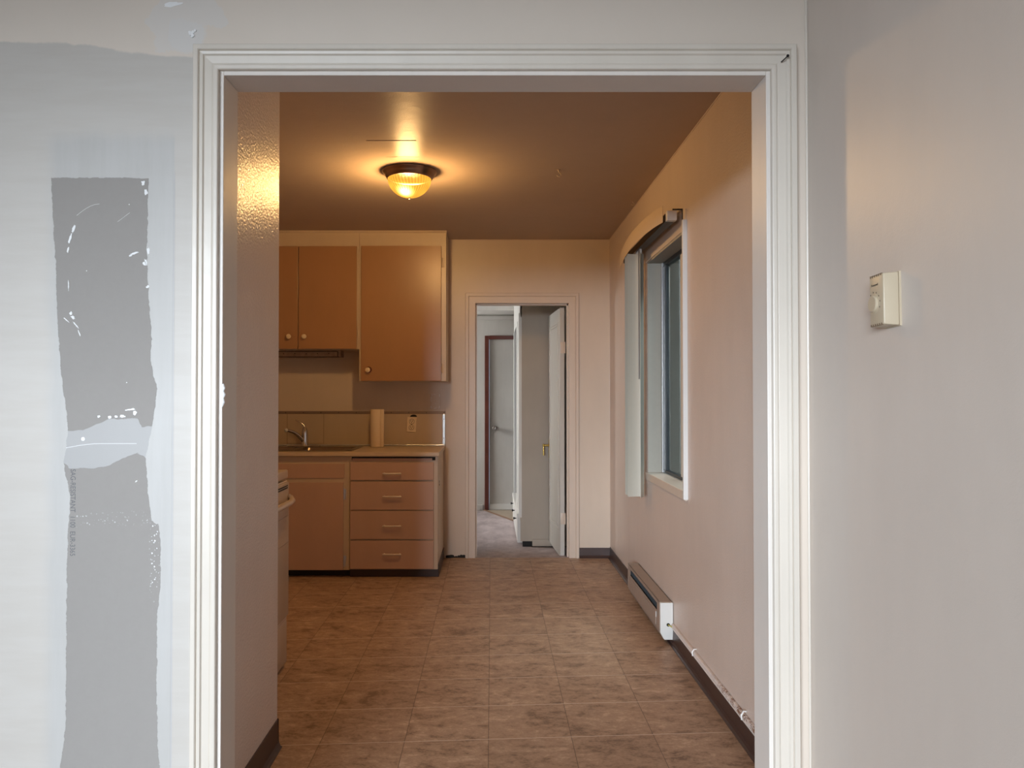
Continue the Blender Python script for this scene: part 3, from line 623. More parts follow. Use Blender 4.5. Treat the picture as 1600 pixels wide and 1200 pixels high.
# ------------------------------------------------------------------ cabinets along the far wall
UY = 5.68                                   # upper fronts
def ux(px): return (px-768)/1200*UY
def uz(py): return H-(py-617)/1200*UY
def knob(parent, O, x, y, z, dark=False):
    if dark:
        f = MB(O); f.lathe([(0.0235, 0.0), (0.0235, -0.0015), (0.0, -0.002)], (x+0.003, y, z+0.002), 'y', 20); f.build('escutcheon', 'mahogany', parent, True)
    f = MB(O); f.lathe([(0.006, 0.0), (0.006, -0.012), (0.010, -0.016), (0.0175, -0.021), (0.018, -0.027), (0.013, -0.031), (0.0, -0.032)], (x, y-0.001, z), 'y', 24); f.build('knob', 'knob', parent, True)
def hinge(parent, O, x, y, z, h=0.06, mat='cream'):
    f = MB(O); f.box(x-0.004, x+0.010, y-0.003, y, z-h/2, z+h/2, 0.001); f.tube([(x-0.003, y-0.004, z-h/2), (x-0.003, y-0.004, z+h/2)], 0.004, 8)
    f.build('hinge', mat, parent, True)
crown = [(UY, uz(362)-0.006), (UY-0.006, uz(362)-0.006), (UY-0.010, uz(362)), (UY-0.018, CZ-0.008), (UY-0.020, CZ-0.001), (UY, CZ-0.001)]
xd = ux(561.5)
# short two-door unit over the sink
uc = thing('wall_cabinet', (-1.4, 5.99, uz(546)), 'short upper kitchen cabinet with two flat orange-tan doors over the sink', 'cabinet')
O = uc.location
zb_ = uz(546)
f = MB(O); f.box(KL+0.002, xd-0.003, UY+0.001, 5.995, zb_, CZ-0.002, 0.002); f.build('body', 'cream', uc)
f = MB(O); f.prism(crown, 'x', KL+0.002, xd); f.build('crown_moulding', 'cream', uc)
zt_ = uz(385)
doors = [(ux(467)-0.60, ux(466)), (ux(467), ux(557.5))]
for i, (a, b_) in enumerate(doors):
    f = MB(O); f.box(a, b_, UY-0.019, UY, zb_+0.003, zt_, 0.002); d = f.build('door', 'cab', uc)
    knob(d, O, ux(453) if i == 0 else ux(477), UY-0.019, uz(526.5))
for zz in (uz(411), uz(522)): hinge(uc, O, ux(560), UY, zz, 0.065)
# tall single door unit
tc = thing('wall_cabinet', (-0.65, 5.99, uz(596)), 'tall upper kitchen cabinet with one flat orange-tan door and a single cream knob', 'cabinet')
O = tc.location; zb2 = uz(596); xr = ux(697)
f = MB(O); f.box(xd-0.002, xr, UY, 5.995, zb2, CZ-0.002, 0.002); f.build('body', 'cream', tc)
f = MB(O); f.prism(crown, 'x', xd, xr+0.004); f.build('crown_moulding', 'cream', tc)
f = MB(O); f.box(ux(564.5), ux(689.5), UY-0.019, UY, zb2+0.003, uz(384.5), 0.002); d = f.build('door', 'cab', tc)
knob(d, O, ux(576), UY-0.019, uz(578.5), True)
for zz in (uz(410), uz(576)): hinge(tc, O, ux(691.5), UY, zz, 0.07)
# metal under-cabinet light channel
lb = thing('light_bracket', (-1.25, 5.80, zb_), 'rusty empty metal light channel screwed under the short upper cabinet', 'bracket')
O = lb.location; x1 = (533-768)/1200*5.80
f = MB(O); f.box(-1.68, x1, 5.78, 5.90, zb_-0.006, zb_-0.001); f.box(-1.68, x1, 5.78, 5.783, zb_-0.052, zb_-0.002, 0.001); f.box(-1.68, x1, 5.897, 5.90, zb_-0.052, zb_-0.002); f.box(x1-0.003, x1, 5.78, 5.90, zb_-0.052, zb_-0.002); f.build('channel', plain('rusty painted steel', (0.36, 0.27, 0.20), 0.5, 0.2, 0.5, 30), lb)
f = MB(O); f.box(-1.68, x1-0.022, 5.7775, 5.779, zb_-0.013, zb_-0.009); f.box(-1.68, x1-0.01, 5.7775, 5.779, zb_-0.052, zb_-0.0485); f.box(x1-0.024, x1-0.019, 5.7775, 5.779, zb_-0.05, zb_-0.012)
for i in range(7): f.lathe([(0.004, -0.001), (0.0, -0.002)], (x1-0.09-i*0.085, 5.78, zb_-0.028-random.uniform(-.005, .006)), 'y', 8)
f.build('rust_edge', 'iron', lb)

BY = 5.36
def bx(px): return (px-768)/1200*BY
def bz(py): return H-(py-617)/1200*BY
CT = 0.872
xs = bx(547)                               # joint between sink base and drawers
XE = -0.372
# sink base
sb = thing('base_cabinet', (-1.4, 5.97, 0), 'lower kitchen cabinet under the sink with one orange-brown door and false drawer panel', 'cabinet')
O = sb.location
f = MB(O)          # open-topped carcass so that the bowls hang inside
f.box(KL+0.002, xs-0.001, BY, BY+0.02, bz(890), CT-0.032, 0.002); f.box(KL+0.002, xs-0.001, 5.975, 5.995, bz(890), CT-0.032, 0.002)
f.box(KL+0.002, KL+0.02, BY+0.015, 5.98, bz(890), CT-0.032, 0.002); f.box(xs-0.019, xs-0.001, BY+0.015, 5.98, bz(890), CT-0.032, 0.002); f.box(KL+0.01, xs-0.01, BY+0.01, 5.98, bz(890), bz(890)+0.018)
f.build('body', 'cream', sb)
f = MB(O); f.box(KL+0.002, xs, BY+0.055, 5.99, 0.001, bz(890), 0.001); f.build('kick_board', 'dark_kick', sb)
f = MB(O); f.box(bx(437)-0.45, bx(539), BY-0.008, BY+0.001, bz(747), bz(724.5), 0.002); f.build('false_drawer', 'cab_low', sb)
f = MB(O); f.box(bx(452)-0.02, bx(537.5), BY-0.018, BY, bz(889.5), bz(753.5), 0.004); d = f.build('door', 'cab_low', sb)
f = MB(O); f.box(bx(452)-0.42, bx(452)-0.024, BY-0.018, BY, bz(889.5), bz(753.5), 0.004); f.build('door', 'cab_low', sb)
for zz in (bz(772), bz(876)): hinge(sb, O, bx(539), BY, zz, 0.075, 'aluminium')
# drawer base
db = thing('base_cabinet', (-0.68, 5.97, 0), 'lower kitchen cabinet with four flat orange-brown drawers with metal pulls', 'cabinet')
O = db.location
f = MB(O); f.box(xs, XE-0.002, BY, 5.995, bz(889), CT-0.030, 0.002); f.build('body', 'cream', db)
f = MB(O); f.box(xs, XE-0.022, BY+0.055, 5.99, 0.001, bz(888), 0.001); f.build('kick_board', 'dark_kick', db)
f = MB(O); f.box(xs, XE+0.004, BY+0.016, BY+0.022, 0.0, bz(889.5), 0.001); f.box(XE-0.004, XE+0.004, BY+0.016, 5.98, 0.0, 0.085, 0.001); f.build('base_strip', 'brown_vinyl', db)
f = MB(O); f.box(bx(550), bx(680.5), BY-0.0015, BY+0.001, bz(719.3), bz(714)); f.build('board_slot', 'black', db)
f = MB(O); f.box(bx(551), bx(675.5), BY-0.010, BY+0.004, bz(719.2), bz(716), 0.001); f.build('pull_out_board', 'cab_low', db)
for (y0, y1, hy) in ((722.2, 749.8, 739.2), (752, 796, 774.8), (797.5, 841.5, 820.3), (843.5, 887.5, 864.2)):
    f = MB(O); f.box(bx(548.5), bx(678), BY-0.020, BY, bz(y1), bz(y0), 0.0025); d = f.build('drawer', 'cab_low', db)
    f = MB(O); z = bz(hy); xa, xb = bx(600), bx(627.5); y = BY-0.020
    f.tube([(xa+0.008, y, z), (xa+0.006, y-0.014, z), (xa, y-0.020, z), (xa+0.012, y-0.022, z), ((xa+xb)/2, y-0.024, z), (xb-0.012, y-0.022, z), (xb, y-0.020, z), (xb-0.006, y-0.014, z), (xb-0.008, y, z)], 0.0062, 10)
    f.build('pull_handle', 'worn_chrome', d, True)
text('pencil_mark', '25', 0.055, 'dark_ink', db, (XE-0.0015-db.location.x, 5.50-db.location.y, bz(754)), (PI/2, PI/2, PI/2), 0.0003, sx=0.8)
# worktop, with the hole for the sink
SX0, SX1, SY0, SY1 = -1.87, -0.995, 5.425, 5.885
wt = thing('worktop', (-1.1, 5.66, CT), 'cream laminate kitchen worktop with darker metal edge', 'worktop')
O = wt.location
f = MB(O); f.box(KL+0.003, XE+0.010, BY-0.035, SY0, CT-0.028, CT, 0.003); f.box(KL+0.003, XE+0.010, SY1, 5.992, CT-0.028, CT, 0.003); f.box(SX1, XE+0.010, SY0-0.004, SY1+0.004, CT-0.028, CT, 0.0); f.box(KL+0.003, SX0, SY0-0.004, SY1+0.004, CT-0.028, CT, 0.0)
f.build('slab', 'formica', wt)
f = MB(O); f.box(KL+0.003, XE+0.011, 5.975, 5.994, CT, CT+0.012, 0.004); f.build('cove_strip', 'aluminium', wt)
# backsplash
sp = thing('splashboard', (-1.1, 5.99, CT), 'beige splashboard behind the sink edged with metal trim', 'splashboard')
O = sp.location; XSE = -0.362; ZS = H-(645-617)/200
f = MB(O); f.box(KL+0.003, XSE-0.004, 5.990, 5.999, CT+0.010, ZS, 0.001); f.build('board', 'splash', sp)
f = MB(O); sxa, sxb = (449.5-768)/200, (506.5-768)/200
f.box(sxa-0.001, sxa+0.0015, 5.989, 5.991, CT+0.01, ZS); f.box(sxb-0.001, sxb+0.0015, 5.989, 5.991, CT+0.02, ZS); f.box(sxa, sxb, 5.989, 5.991, CT+0.018, CT+0.020); f.build('seam', plain('brown joint', (0.2, 0.13, 0.08), 0.6), sp)
f = MB(O); f.box(KL+0.003, XSE+0.002, 5.986, 5.9985, ZS-0.010, ZS+0.012, 0.002); f.build('top_trim', plain('dull bronze trim', (0.26, 0.19, 0.15), 0.45, 0.4), sp)
f = MB(O); f.box(XSE-0.020, XSE+0.001, 5.986, 5.9985, CT+0.010, ZS-0.011, 0.002); f.build('end_trim', 'aluminium', sp, label='bright aluminium end trim')
f = MB(O)
for x_, zz in [(XSE-0.008-i*0.137, ZS+0.001) for i in range(10)] + [(XSE-0.009, ZS-0.05), (XSE-0.009, CT+0.06)]:
    f = MB(O); f.lathe([(0.0034, 0.0), (0.003, -0.0015), (0, -0.002)], (x_, 5.986, zz), 'y', 10); f.build('screw', 'iron', sp)
# stove-in sink
sk = thing('kitchen_sink', ((SX0+SX1)/2, (SY0+SY1)/2, CT), 'double stainless steel sink set into the cream worktop', 'sink')
O = sk.location
b = bmesh.new()
def bowl(mb, x0, x1, y0, y1, zt, zb, r=0.05, inset=0.012):
    b = bmesh.new(); rings = []
    def rr(x0, x1, y0, y1, r, z, n=5):
        P = []
        for cx, cy, a0 in ((x1-r, y1-r, 0), (x0+r, y1-r, PI/2), (x0+r, y0+r, PI), (x1-r, y0+r, 1.5*PI)):
            for i in range(n+1): a = a0+i*PI/2/n; P.append((cx+r*math.cos(a), cy+r*math.sin(a), z))
        return P
    for i, (d, z) in enumerate(((0, zt), (0.004, zt-0.006), (inset, zb+0.03), (inset+0.012, zb+0.006), (inset+0.03, zb))):
        rings.append([b.verts.new(p) for p in rr(x0+d, x1-d, y0+d, y1-d, r-d*0.3, z)])
    for A, B in zip(rings, rings[1:]):
        for i in range(len(A)): b.faces.new((A[i], A[(i+1) % len(A)], B[(i+1) % len(A)], B[i]))
    b.faces.new(rings[-1]); bmesh.ops.recalc_face_normals(b, faces=b.faces)
    bmesh.ops.reverse_faces(b, faces=b.faces)
    for v in b.verts: v.co -= mb.o
    mb._join(b)
xm = (SX0+SX1)/2
f = MB(O); f.box(SX0-0.012, SX1+0.012, SY0-0.012, SY0+0.026, CT+0.0005, CT+0.004, 0.0015); f.box(SX0-0.012, SX1+0.012, SY1-0.075, SY1+0.012, CT+0.0005, CT+0.004, 0.0015)
f.box(SX0-0.012, SX0+0.028, SY0+0.02, SY1-0.07, CT+0.0005, CT+0.004, 0.0015); f.box(SX1-0.03, SX1+0.012, SY0+0.02, SY1-0.07, CT+0.0005, CT+0.004, 0.0015); f.box(xm-0.02, xm+0.02, SY0+0.02, SY1-0.07, CT+0.0005, CT+0.004, 0.0015)
f.build('rim', 'steel', sk)
for a, b_ in ((SX0+0.025, xm-0.018), (xm+0.018, SX1-0.028)):
    f = MB(O); bowl(f, a, b_, SY0+0.024, SY1-0.073, CT+0.003, CT-0.16); d = f.build('bowl', 'steel', sk, True)
    f = MB(O); f.lathe([(0.0, 0.004), (0.02, 0.003), (0.038, 0.004), (0.042, 0.001)], ((a+b_)/2, (SY0+SY1)/2-0.02, CT-0.160), 'z', 24); f.build('drain', 'chrome', d, True)
# faucet
FXc, FYc = (477-768)/1200*5.85, 5.848
fa = thing('faucet', (FXc, FYc, CT+0.004), 'single lever chrome kitchen faucet on the sink rim', 'faucet')
f = MB(); f.box(-0.13, 0.115, -0.028, 0.028, 0.0, 0.008, 0.004); f.build('deck_plate', 'chrome', fa, True)
f = MB(); f.lathe([(0.029, 0.006), (0.026, 0.015), (0.0235, 0.07), (0.024, 0.095), (0.022, 0.115), (0.016, 0.14), (0.006, 0.152), (0, 0.154)], (-0.002, 0, 0), 'z', 28); f.build('faucet_body', 'chrome', fa, True)
f = MB(); f.tube([(-0.006, -0.005, 0.035), (-0.022, -0.02, 0.060), (-0.045, -0.04, 0.090), (-0.070, -0.065, 0.112), (-0.098, -0.09, 0.124), (-0.118, -0.108, 0.128)], [0.015, 0.0155, 0.014, 0.0125, 0.0115, 0.0105], 14); f.build('spout', 'chrome', fa, True)
f = MB(); f.tube([(-0.110, -0.100, 0.130), (-0.124, -0.113, 0.126)], [0.0135, 0.0125], 14); f.build('spray_tip', 'white_plastic', fa, True)
f = MB(); f.tube([(-0.002, 0, 0.145), (-0.014, 0, 0.166), (-0.034, -0.004, 0.184), (-0.062, -0.008, 0.197), (-0.074, -0.010, 0.205)], [0.011, 0.008, 0.0055, 0.0055, 0.003], 10); f.build('lever', 'chrome', fa, True)
# kitchen roll
pr_ = thing('paper_towel_roll', ((589.5-768)/1200*5.85, 5.85, CT+0.001), 'white paper towel roll standing on end on the worktop beside the sink', 'paper towel roll')
f = MB(); f.lathe([(0.020, 0.001), (0.051, 0.001), (0.052, 0.004), (0.052, 0.282), (0.050, 0.286), (0.021, 0.286), (0.020, 0.28), (0.020, 0.001)], (0, 0, 0), 'z', 40); f.box(0.03, 0.0525, -0.047, -0.040, 0.002, 0.284, 0.001, rot=None); f.build('roll', 'paper', pr_, True)
f = MB(); f.lathe([(0.0195, 0.0), (0.0205, 0.0), (0.0205, 0.284), (0.0180, 0.284), (0.0180, 0.0)], (0, 0, 0), 'z', 24); f.build('core', plain('brown card', (0.35, 0.25, 0.16), 0.9), pr_, True)
# outlet (slightly crooked) and its cut-out
ol = thing('wall_outlet', ((643.5-768)/200, 5.989, H-(663.5-617)/200), 'ivory double socket outlet hanging slightly crooked on the splashboard', 'outlet', rot=(0, math.radians(3), 0))
f = MB(); f.box(-0.036, 0.036, -0.006, 0, -0.059, 0.059, 0.003); f.build('cover_plate', 'socket', ol)
for dz in (0.024, -0.022):
    f = MB(); f.lathe([(0.0185, -0.006), (0.018, -0.0085), (0.0, -0.009)], (0, 0, dz), 'y', 24); r_ = f.build('receptacle', 'socket', ol, True)
    f = MB(); f.box(-0.0085, -0.0050, -0.0098, -0.0088, dz-0.001, dz+0.010); f.box(0.0050, 0.0085, -0.0098, -0.0088, dz-0.001, dz+0.010); f.lathe([(0.0035, -0.0098), (0.003, -0.0088)], (0, 0, dz-0.008), 'y', 10)
    f.lathe([(0.0205, -0.0062), (0.0205, -0.0066), (0.0185, -0.0066), (0.0185, -0.0062)], (0, 0, dz), 'y', 28)
    f.build('slot', 'dark_ink', r_)
f = MB(); f.lathe([(0.003, -0.006), (0.003, -0.0075), (0, -0.008)], (0, 0, 0.001), 'y', 10); f.build('screw', 'iron', ol, True)
f = MB((-0.61, 5.989, 1.1)); cx_, cz_ = (646.5-768)/200, H-(651-617)/200
f.prism([(cx_+0.027*math.cos(a), cz_-0.002+0.017*math.sin(a)) for a in [i*PI/12 for i in range(13)]], 'y', 5.9885, 5.9905)
g = f.build('cut_out', 'black', sp); g.location = Vector((-0.61, 5.989, 1.1)) - sp.location
# painted-over blank plate
bp = thing('switch_plate', ((680.5-768)/200, 5.999, H-(627-617)/200), 'painted over cover plate with chipped white edges on the wall above the splashboard', 'cover plate')
f = MB(); f.box(-0.041, 0.041, -0.006, 0, -0.062, 0.062, 0.003); f.build('cover_plate', 'far_wall', bp)
f = MB()
for (x, z, w, h) in ((-0.035, 0.02, .004, .03), (-0.036, -0.045, .004, .016), (-0.028, 0.049, .010, .004), (-0.008, 0.051, .014, .003), (0.032, 0.042, .004, .016), (0.030, -0.045, .004, .014), (-0.002, -0.056, .022, .005), (0.026, -0.055, .006, .004), (-0.028, -0.055, .008, .004), (0.0, -0.022, .004, .009), (0.033, 0.052, .004, .006), (-0.033, 0.0, .003, .01)):
    f = MB(); f.box(x-w/2, x+w/2, -0.0068, -0.0055, z-h/2, z+h/2, 0.001, rot=Matrix.Rotation(random.uniform(-.3, .3), 3, 'Y')); f.build('paint_chip', 'compound', bp)
for z in (0.024, 0.0, -0.027): f = MB(); f.lathe([(0.004, -0.006), (0.0035, -0.0072), (0, -0.0076)], (0, 0, z), 'y', 12); f.build('screw', 'cream', bp, True)

# stove ----------------------------------------------------------
SFx, S0, S1 = -0.957, 2.865, 3.625
st = thing('stove', (-1.3, (S0+S1)/2, 0), 'almond enamel freestanding stove half hidden behind the left partition', 'stove')
O = st.location
f = MB(O); f.box(-1.63, SFx-0.006, S0, S1, 0.06, 0.868, 0.004); f.build('body', 'enamel', st)
f = MB(O); f.box(-1.60, SFx-0.05, S0+0.02, S1-0.02, 0.0, 0.07); f.build('plinth', 'dark_kick', st)
f = MB(O); f.box(-1.64, SFx-0.002, S0-0.003, S1+0.003, 0.876, 0.918, 0.008, 3); ctop = f.build('cooktop', 'enamel', st, True)
for (ax_, ay_, r) in ((-1.14, S0+0.19, .1), (-1.14, S1-0.19, .075), (-1.43, S0+0.19, .075), (-1.43, S1-0.19, .1)):
    f = MB(O); f.lathe([(r, 0.918), (r+0.012, 0.921), (r+0.002, 0.923), (r-0.01, 0.915)], (ax_, ay_, 0), 'z', 32)
    for q in range(1, 4): f.tube([(ax_+r*q/4*math.cos(a*PI/12), ay_+r*q/4*math.sin(a*PI/12), 0.923) for a in range(25)], 0.005, 8)
    f.build('burner', 'iron', st, True)
f = MB(O); f.box(-1.64, -1.57, S0, S1, 0.918, 1.09, 0.012, 3); bgd = f.build('control_panel', 'enamel', st, True)
for i in range(5): f = MB(O); f.lathe([(0.022, -0.002), (0.02, 0.018), (0.0, 0.02)], (-1.57, S0+0.1+i*0.14, 1.01), 'x', 20); f.build('control_knob', 'iron', bgd, True)
f = MB(O); f.box(SFx-0.03, SFx+0.004, S0+0.004, S1-0.002, 0.238, 0.862, 0.006, 3); od = f.build('oven_door', 'enamel', st, True)
for z in (0.846, 0.836): f = MB(O); f.box(SFx+0.0035, SFx+0.0052, S0+0.03, S1-0.030, z-0.0028, z+0.0028); f.build('vent_slot', 'black', od)
f = MB(O)
for z in (0.705, 0.580): f.box(SFx+0.003, SFx+0.0046, S0+0.004, S1-0.003, z-0.001, z+0.001)
f.build('panel_line', plain('brown line', (0.2, 0.14, 0.1), 0.5), od)
f = MB(O); hz_ = 0.775
f.tube([(SFx+0.002, S1-0.012, hz_+0.02), (SFx+0.016, S1-0.014, hz_+0.012), (SFx+0.028, S1-0.035, hz_), (SFx+0.030, S1-0.09, hz_-0.002), (SFx+0.030, S0+0.09, hz_-0.002), (SFx+0.028, S0+0.035, hz_), (SFx+0.014, S0+0.012, hz_+0.012), (SFx+0.002, S0+0.010, hz_+0.02)], [.012, .013, .014, .0145, .0145, .014, .013, .012], 12, flat=(1, 1))
f.build('oven_handle', 'enamel', od, True)
f = MB(O); f.box(SFx-0.03, SFx-0.003, S0+0.004, S1-0.004, 0.018, 0.218, 0.006, 3); f.build('storage_drawer', 'enamel', st, True)
f = MB(O); f.box(SFx-0.03, SFx-0.008, S0+0.01, S1-0.006, 0.218, 0.238); f.build('shadow_gap', 'black', st)  # black filler standing in for shade between oven door and drawer

# thermostat -----------------------------------------------------
th = thing('thermostat', (RW, 1.478, 1.4520), 'ivory wall thermostat with round dial on the near right wall', 'thermostat', rot=(math.radians(-1.5), 0, 0))
f = MB(); f.prism([(-0.0285, -0.052), (-0.0285, 0.052), (0.0285, 0.052), (0.0285, -0.052)], 'x', -0.004, 0.0); f.build('back_plate', 'ivory', th)
# cover tapers towards its face
b = bmesh.new(); A = [b.verts.new(p) for p in ((-0.004, -0.0280, -0.051), (-0.004, 0.028, -0.051), (-0.004, 0.028, 0.051), (-0.004, -0.028, 0.051))]
B = [b.verts.new(p) for p in ((-0.033, -0.0265, -0.0485), (-0.033, 0.0265, -0.0485), (-0.033, 0.0265, 0.0485), (-0.033, -0.0265, 0.0485))]
b.faces.new(A); b.faces.new(B[::-1])
for i in range(4): b.faces.new((A[i], A[(i+1) % 4], B[(i+1) % 4], B[i]))
bmesh.ops.recalc_face_normals(b, faces=b.faces); bmesh.ops.bevel(b, geom=b.edges[:], offset=0.0022, segments=3, profile=0.5, affect='EDGES')
f = MB(); f._join(b); cv = f.build('cover', 'ivory', th, True)
M['slot'] = plain('brown slot', (0.16, 0.11, 0.07), 0.6)
for i in range(6):
    for z in (0.0475, -0.0475): f = MB(); f.box(-0.0336, -0.0300, -0.0200+i*0.008, -0.0170+i*0.008, z-0.0022, z+0.0022); f.build('vent_slot', 'slot', cv)
f = MB(); f.lathe([(0.0195, -0.0330), (0.0195, -0.0335), (0.0165, -0.0337), (0.0160, -0.0368), (0.0145, -0.0380), (0.0, -0.0380)], (0, 0.009, -0.006), 'x', 40); f.build('dial', 'ivory', th, True)
f = MB()
for i in range(6):
    a = PI*(-0.12+i*0.1625); f.box(-0.0335, -0.0328, 0.009-0.0225*math.cos(a)-0.0007, 0.009-0.0225*math.cos(a)+0.0007, -0.006+0.0225*math.sin(a)-0.0012, -0.006+0.0225*math.sin(a)+0.0012)
f.build('tick_mark', 'dark_ink', cv)
text('lettering', 'Honeywell', 0.0062, 'dark_ink', cv, (-0.0331, 0.006, 0.0285), (PI/2, 0, -PI/2), 0.0002, 'CENTER', space=0.95)

# nails ----------------------------------------------------------
nl = thing('nail', (qx(1226), YF-0.018, qz(93)), 'bent black nail in the top right corner of the wide door casing', 'nail')
f = MB(); f.tube([(-0.011, 0.001, -0.0095), (-0.004, -0.007, -0.004), (0.0, -0.012, 0.0)], 0.0014, 8); f.build('shank', 'iron', nl, True)
f = MB(); f.lathe([(0.0, -0.002), (0.0036, -0.0015), (0.0036, 0.0), (0, 0.0005)], (0.0, -0.0125, 0.0), 'y', 14); f.build('nail_head', 'iron', nl, True)
f = MB((qx(342), YF-0.0135, qz(82))); f.lathe([(0.0, -0.001), (0.0022, -0.0005), (0.0022, 0.004)], tuple(f.o), 'y', 10)
tag(f.build('nail', 'iron', None, True), 'tiny black nail head near the top left of the wide door casing', 'nail')

# ------------------------------------------------------------------ bedroom beyond
BF, BC, BY1 = -0.09, 2.205, 9.05
m = MB(); m.box(-1.9, 1.6, KF+0.005, BY1+0.1, BF-0.1, BF); struct(m, 'floor_bedroom', 'carpet')
m = MB(); m.prism([(KF+0.0, BF), (KF+0.0, -0.001), (KF+0.10, -0.004), (KF+0.125, -0.012), (KF+0.9, BF)], 'x', DX0-0.3, DX1+0.3); struct(m, 'floor_ramp', 'carpet')
m = MB(); m.box(-1.9, 1.6, KF+0.12, BY1+0.1, BC+0.15, BC+0.25); struct(m, 'ceiling_bedroom', 'ceiling_white')
D0, D1 = -0.03, 0.78
m = MB(); m.box(-1.9, -0.03, BY1, BY1+0.1, BF, BC+0.2); m.box(0.76, 1.6, BY1, BY1+0.1, BF, BC+0.2); m.box(-0.03, 0.76, BY1, BY1+0.1, 1.925, BC+0.2); struct(m, 'wall_bedroom_far', 'bed_wall')
m = MB(); m.box(-1.9, 0.4, BY1-0.022, BY1, BC-0.055, BC-0.006, 0.003); m.box(-1.9, 0.4, BY1-0.03, BY1, BC+0.004, BC+0.012, 0.002); struct(m, 'trim_7', 'bed_wall')
m = MB(); m.box(-1.9, 1.6, 8.6, BY1, BC+0.012, BC+0.16); struct(m, 'ceiling_drop', 'ceiling_white')
m = MB(); m.box(1.5, 1.6, KF+0.12, BY1, BF, BC+0.2); struct(m, 'wall_bedroom_right', 'bed_wall')
m = MB(); m.box(-2.0, -1.9, KF+0.12, 7.55, BF-0.1, BC+0.25); m.box(-2.0, -1.9, 8.85, BY1+0.1, BF-0.1, BC+0.25); m.box(-2.0, -1.9, 7.55, 8.85, BF-0.1, 0.75); m.box(-2.0, -1.9, 7.55, 8.85, 2.0, BC+0.25); struct(m, 'wall_bedroom_left', 'bed_wall')
wb = thing('window_3', (-1.95, 8.2, 0.75), 'bedroom window', 'window'); wb['kind'] = 'structure'; del wb['category']
f = MB(wb.location)
for a in (7.55, 8.18, 8.81): f.box(-1.97, -1.93, a, a+0.04, 0.75, 2.0, 0.003)
for a in (0.75, 1.96): f.box(-1.97, -1.93, 7.55, 8.85, a, a+0.04, 0.003)
f.build('window_frame', 'trim', wb)
f = MB(wb.location); f.box(-1.952, -1.948, 7.55, 8.85, 0.75, 2.0); f.build('pane', 'glass_clear', wb)
m = MB(); m.box(-1.9, -0.10, BY1-0.015, BY1, BF, BF+0.07, 0.004); struct(m, 'baseboard_bedroom', 'bed_wall')
# beige vinyl corner in front of the far door, with its metal edge
m = MB(); m.prism([(-0.085, 9.04), (0.24, 8.28), (0.9, 8.28), (0.9, 9.04)], 'z', BF-0.002, BF+0.006); struct(m, 'floor_vinyl', 'vinyl_patch')
m = MB(); m.tube([(-0.085, 9.04, BF+0.006), (0.24, 8.28, BF+0.006)], 0.009, 8, flat=(1, 1)); struct(m, 'trim_8', plain('brown edge', (0.22, 0.13, 0.08), 0.4), smooth=True)
# far door in red-brown frame
d2 = thing('door_2', (0.36, BY1, BF), 'grey white far door in a red brown frame', 'door'); d2['kind'] = 'structure'; del d2['category']
O = d2.location
f = MB(O); f.box(-0.026, 0.75, BY1+0.01, BY1+0.05, BF+0.012, 1.925, 0.002); dl = f.build('door_leaf', 'bed_wall', d2)
f = MB(O); f.box(-0.080, -0.030, BY1-0.022, BY1+0.02, BF, 1.965, 0.004); f.box(-0.030, 0.80, BY1-0.022, BY1+0.02, 1.922, 1.965, 0.004); f.box(0.75, 0.80, BY1-0.022, BY1+0.02, BF, 1.92, 0.004); f.build('door_frame', 'mahogany', d2)
f = MB(O); f.box(-0.028, 0.75, BY1-0.008, BY1+0.012, BF+0.008, BF+0.075, 0.004); f.build('threshold', 'wardrobe_white', d2, label='white draught strip')
f = MB(O); f.lathe([(0.030, 0.010), (0.030, 0.002), (0.013, -0.004), (0.012, -0.028), (0.026, -0.040), (0.028, -0.055), (0.018, -0.066), (0.0, -0.068)], (0.035, BY1, 1.27-(669-617)/1200*BY1), 'y', 24); f.build('door_knob', 'chrome', dl, True)
# bedroom door, open against the wardrobe
DW = 0.70; ang = math.radians(90-3.0)
d1 = thing('door_1', (DX1-0.020, KF+0.118, -0.020), 'white panelled door standing open into the bedroom', 'door', rot=(0, 0, 0)); d1['kind'] = 'structure'; del d1['category']
d1.rotation_euler = (0, 0, math.radians(93.5))      # local +x runs from hinge to free edge
f = MB(); f.box(0.0, DW, 0.002, 0.037, 0.0, 1.985, 0.002)
leaf = f.build('door_leaf', 'door_white', d1)
f = MB()
for yy0, yy1 in ((0.036, 0.041), (-0.002, 0.003)):
    for (a, b_, c, d) in ((0.09, 0.61, 0.20, 0.212), (0.09, 0.61, 1.868, 1.88), (0.09, 0.102, 0.20, 1.88), (0.598, 0.61, 0.20, 1.88), (0.118, 0.582, 0.228, 0.234), (0.118, 0.582, 1.846, 1.852), (0.118, 0.124, 0.228, 1.852), (0.576, 0.582, 0.228, 1.852)):
        f.box(a, b_, yy0, yy1, c, d, 0.002)
f.build('panel_moulding', 'door_white', leaf)
for z in (0.26, 1.62):
    f = MB(); f.box(-0.002, 0.0005, 0.004, 0.034, z, z+0.09, 0.001); f.tube([(-0.004, -0.001, z), (-0.004, -0.001, z+0.09)], 0.006, 10); f.build('hinge', 'trim_kitchen', d1, True)
hzl = 0.845
f = MB(); f.lathe([(0.026, 0.037), (0.026, 0.041), (0.010, 0.044), (0.009, 0.080), (0.014, 0.084), (0.014, 0.094), (0.0, 0.098)], (DW-0.055, 0, hzl), 'y', 20); f.box(DW-0.075, DW-0.035, 0.037, 0.040, hzl-0.11, hzl+0.05, 0.001); f.build('door_knob', 'brass', leaf, True)
f = MB(); f.tube([(DW-0.055, 0.086, hzl-0.008), (DW-0.055, 0.088, hzl-0.05), (DW-0.055, 0.086, hzl-0.088)], [0.0055, 0.006, 0.0065], 10); f.build('lever', 'brass', leaf, True)
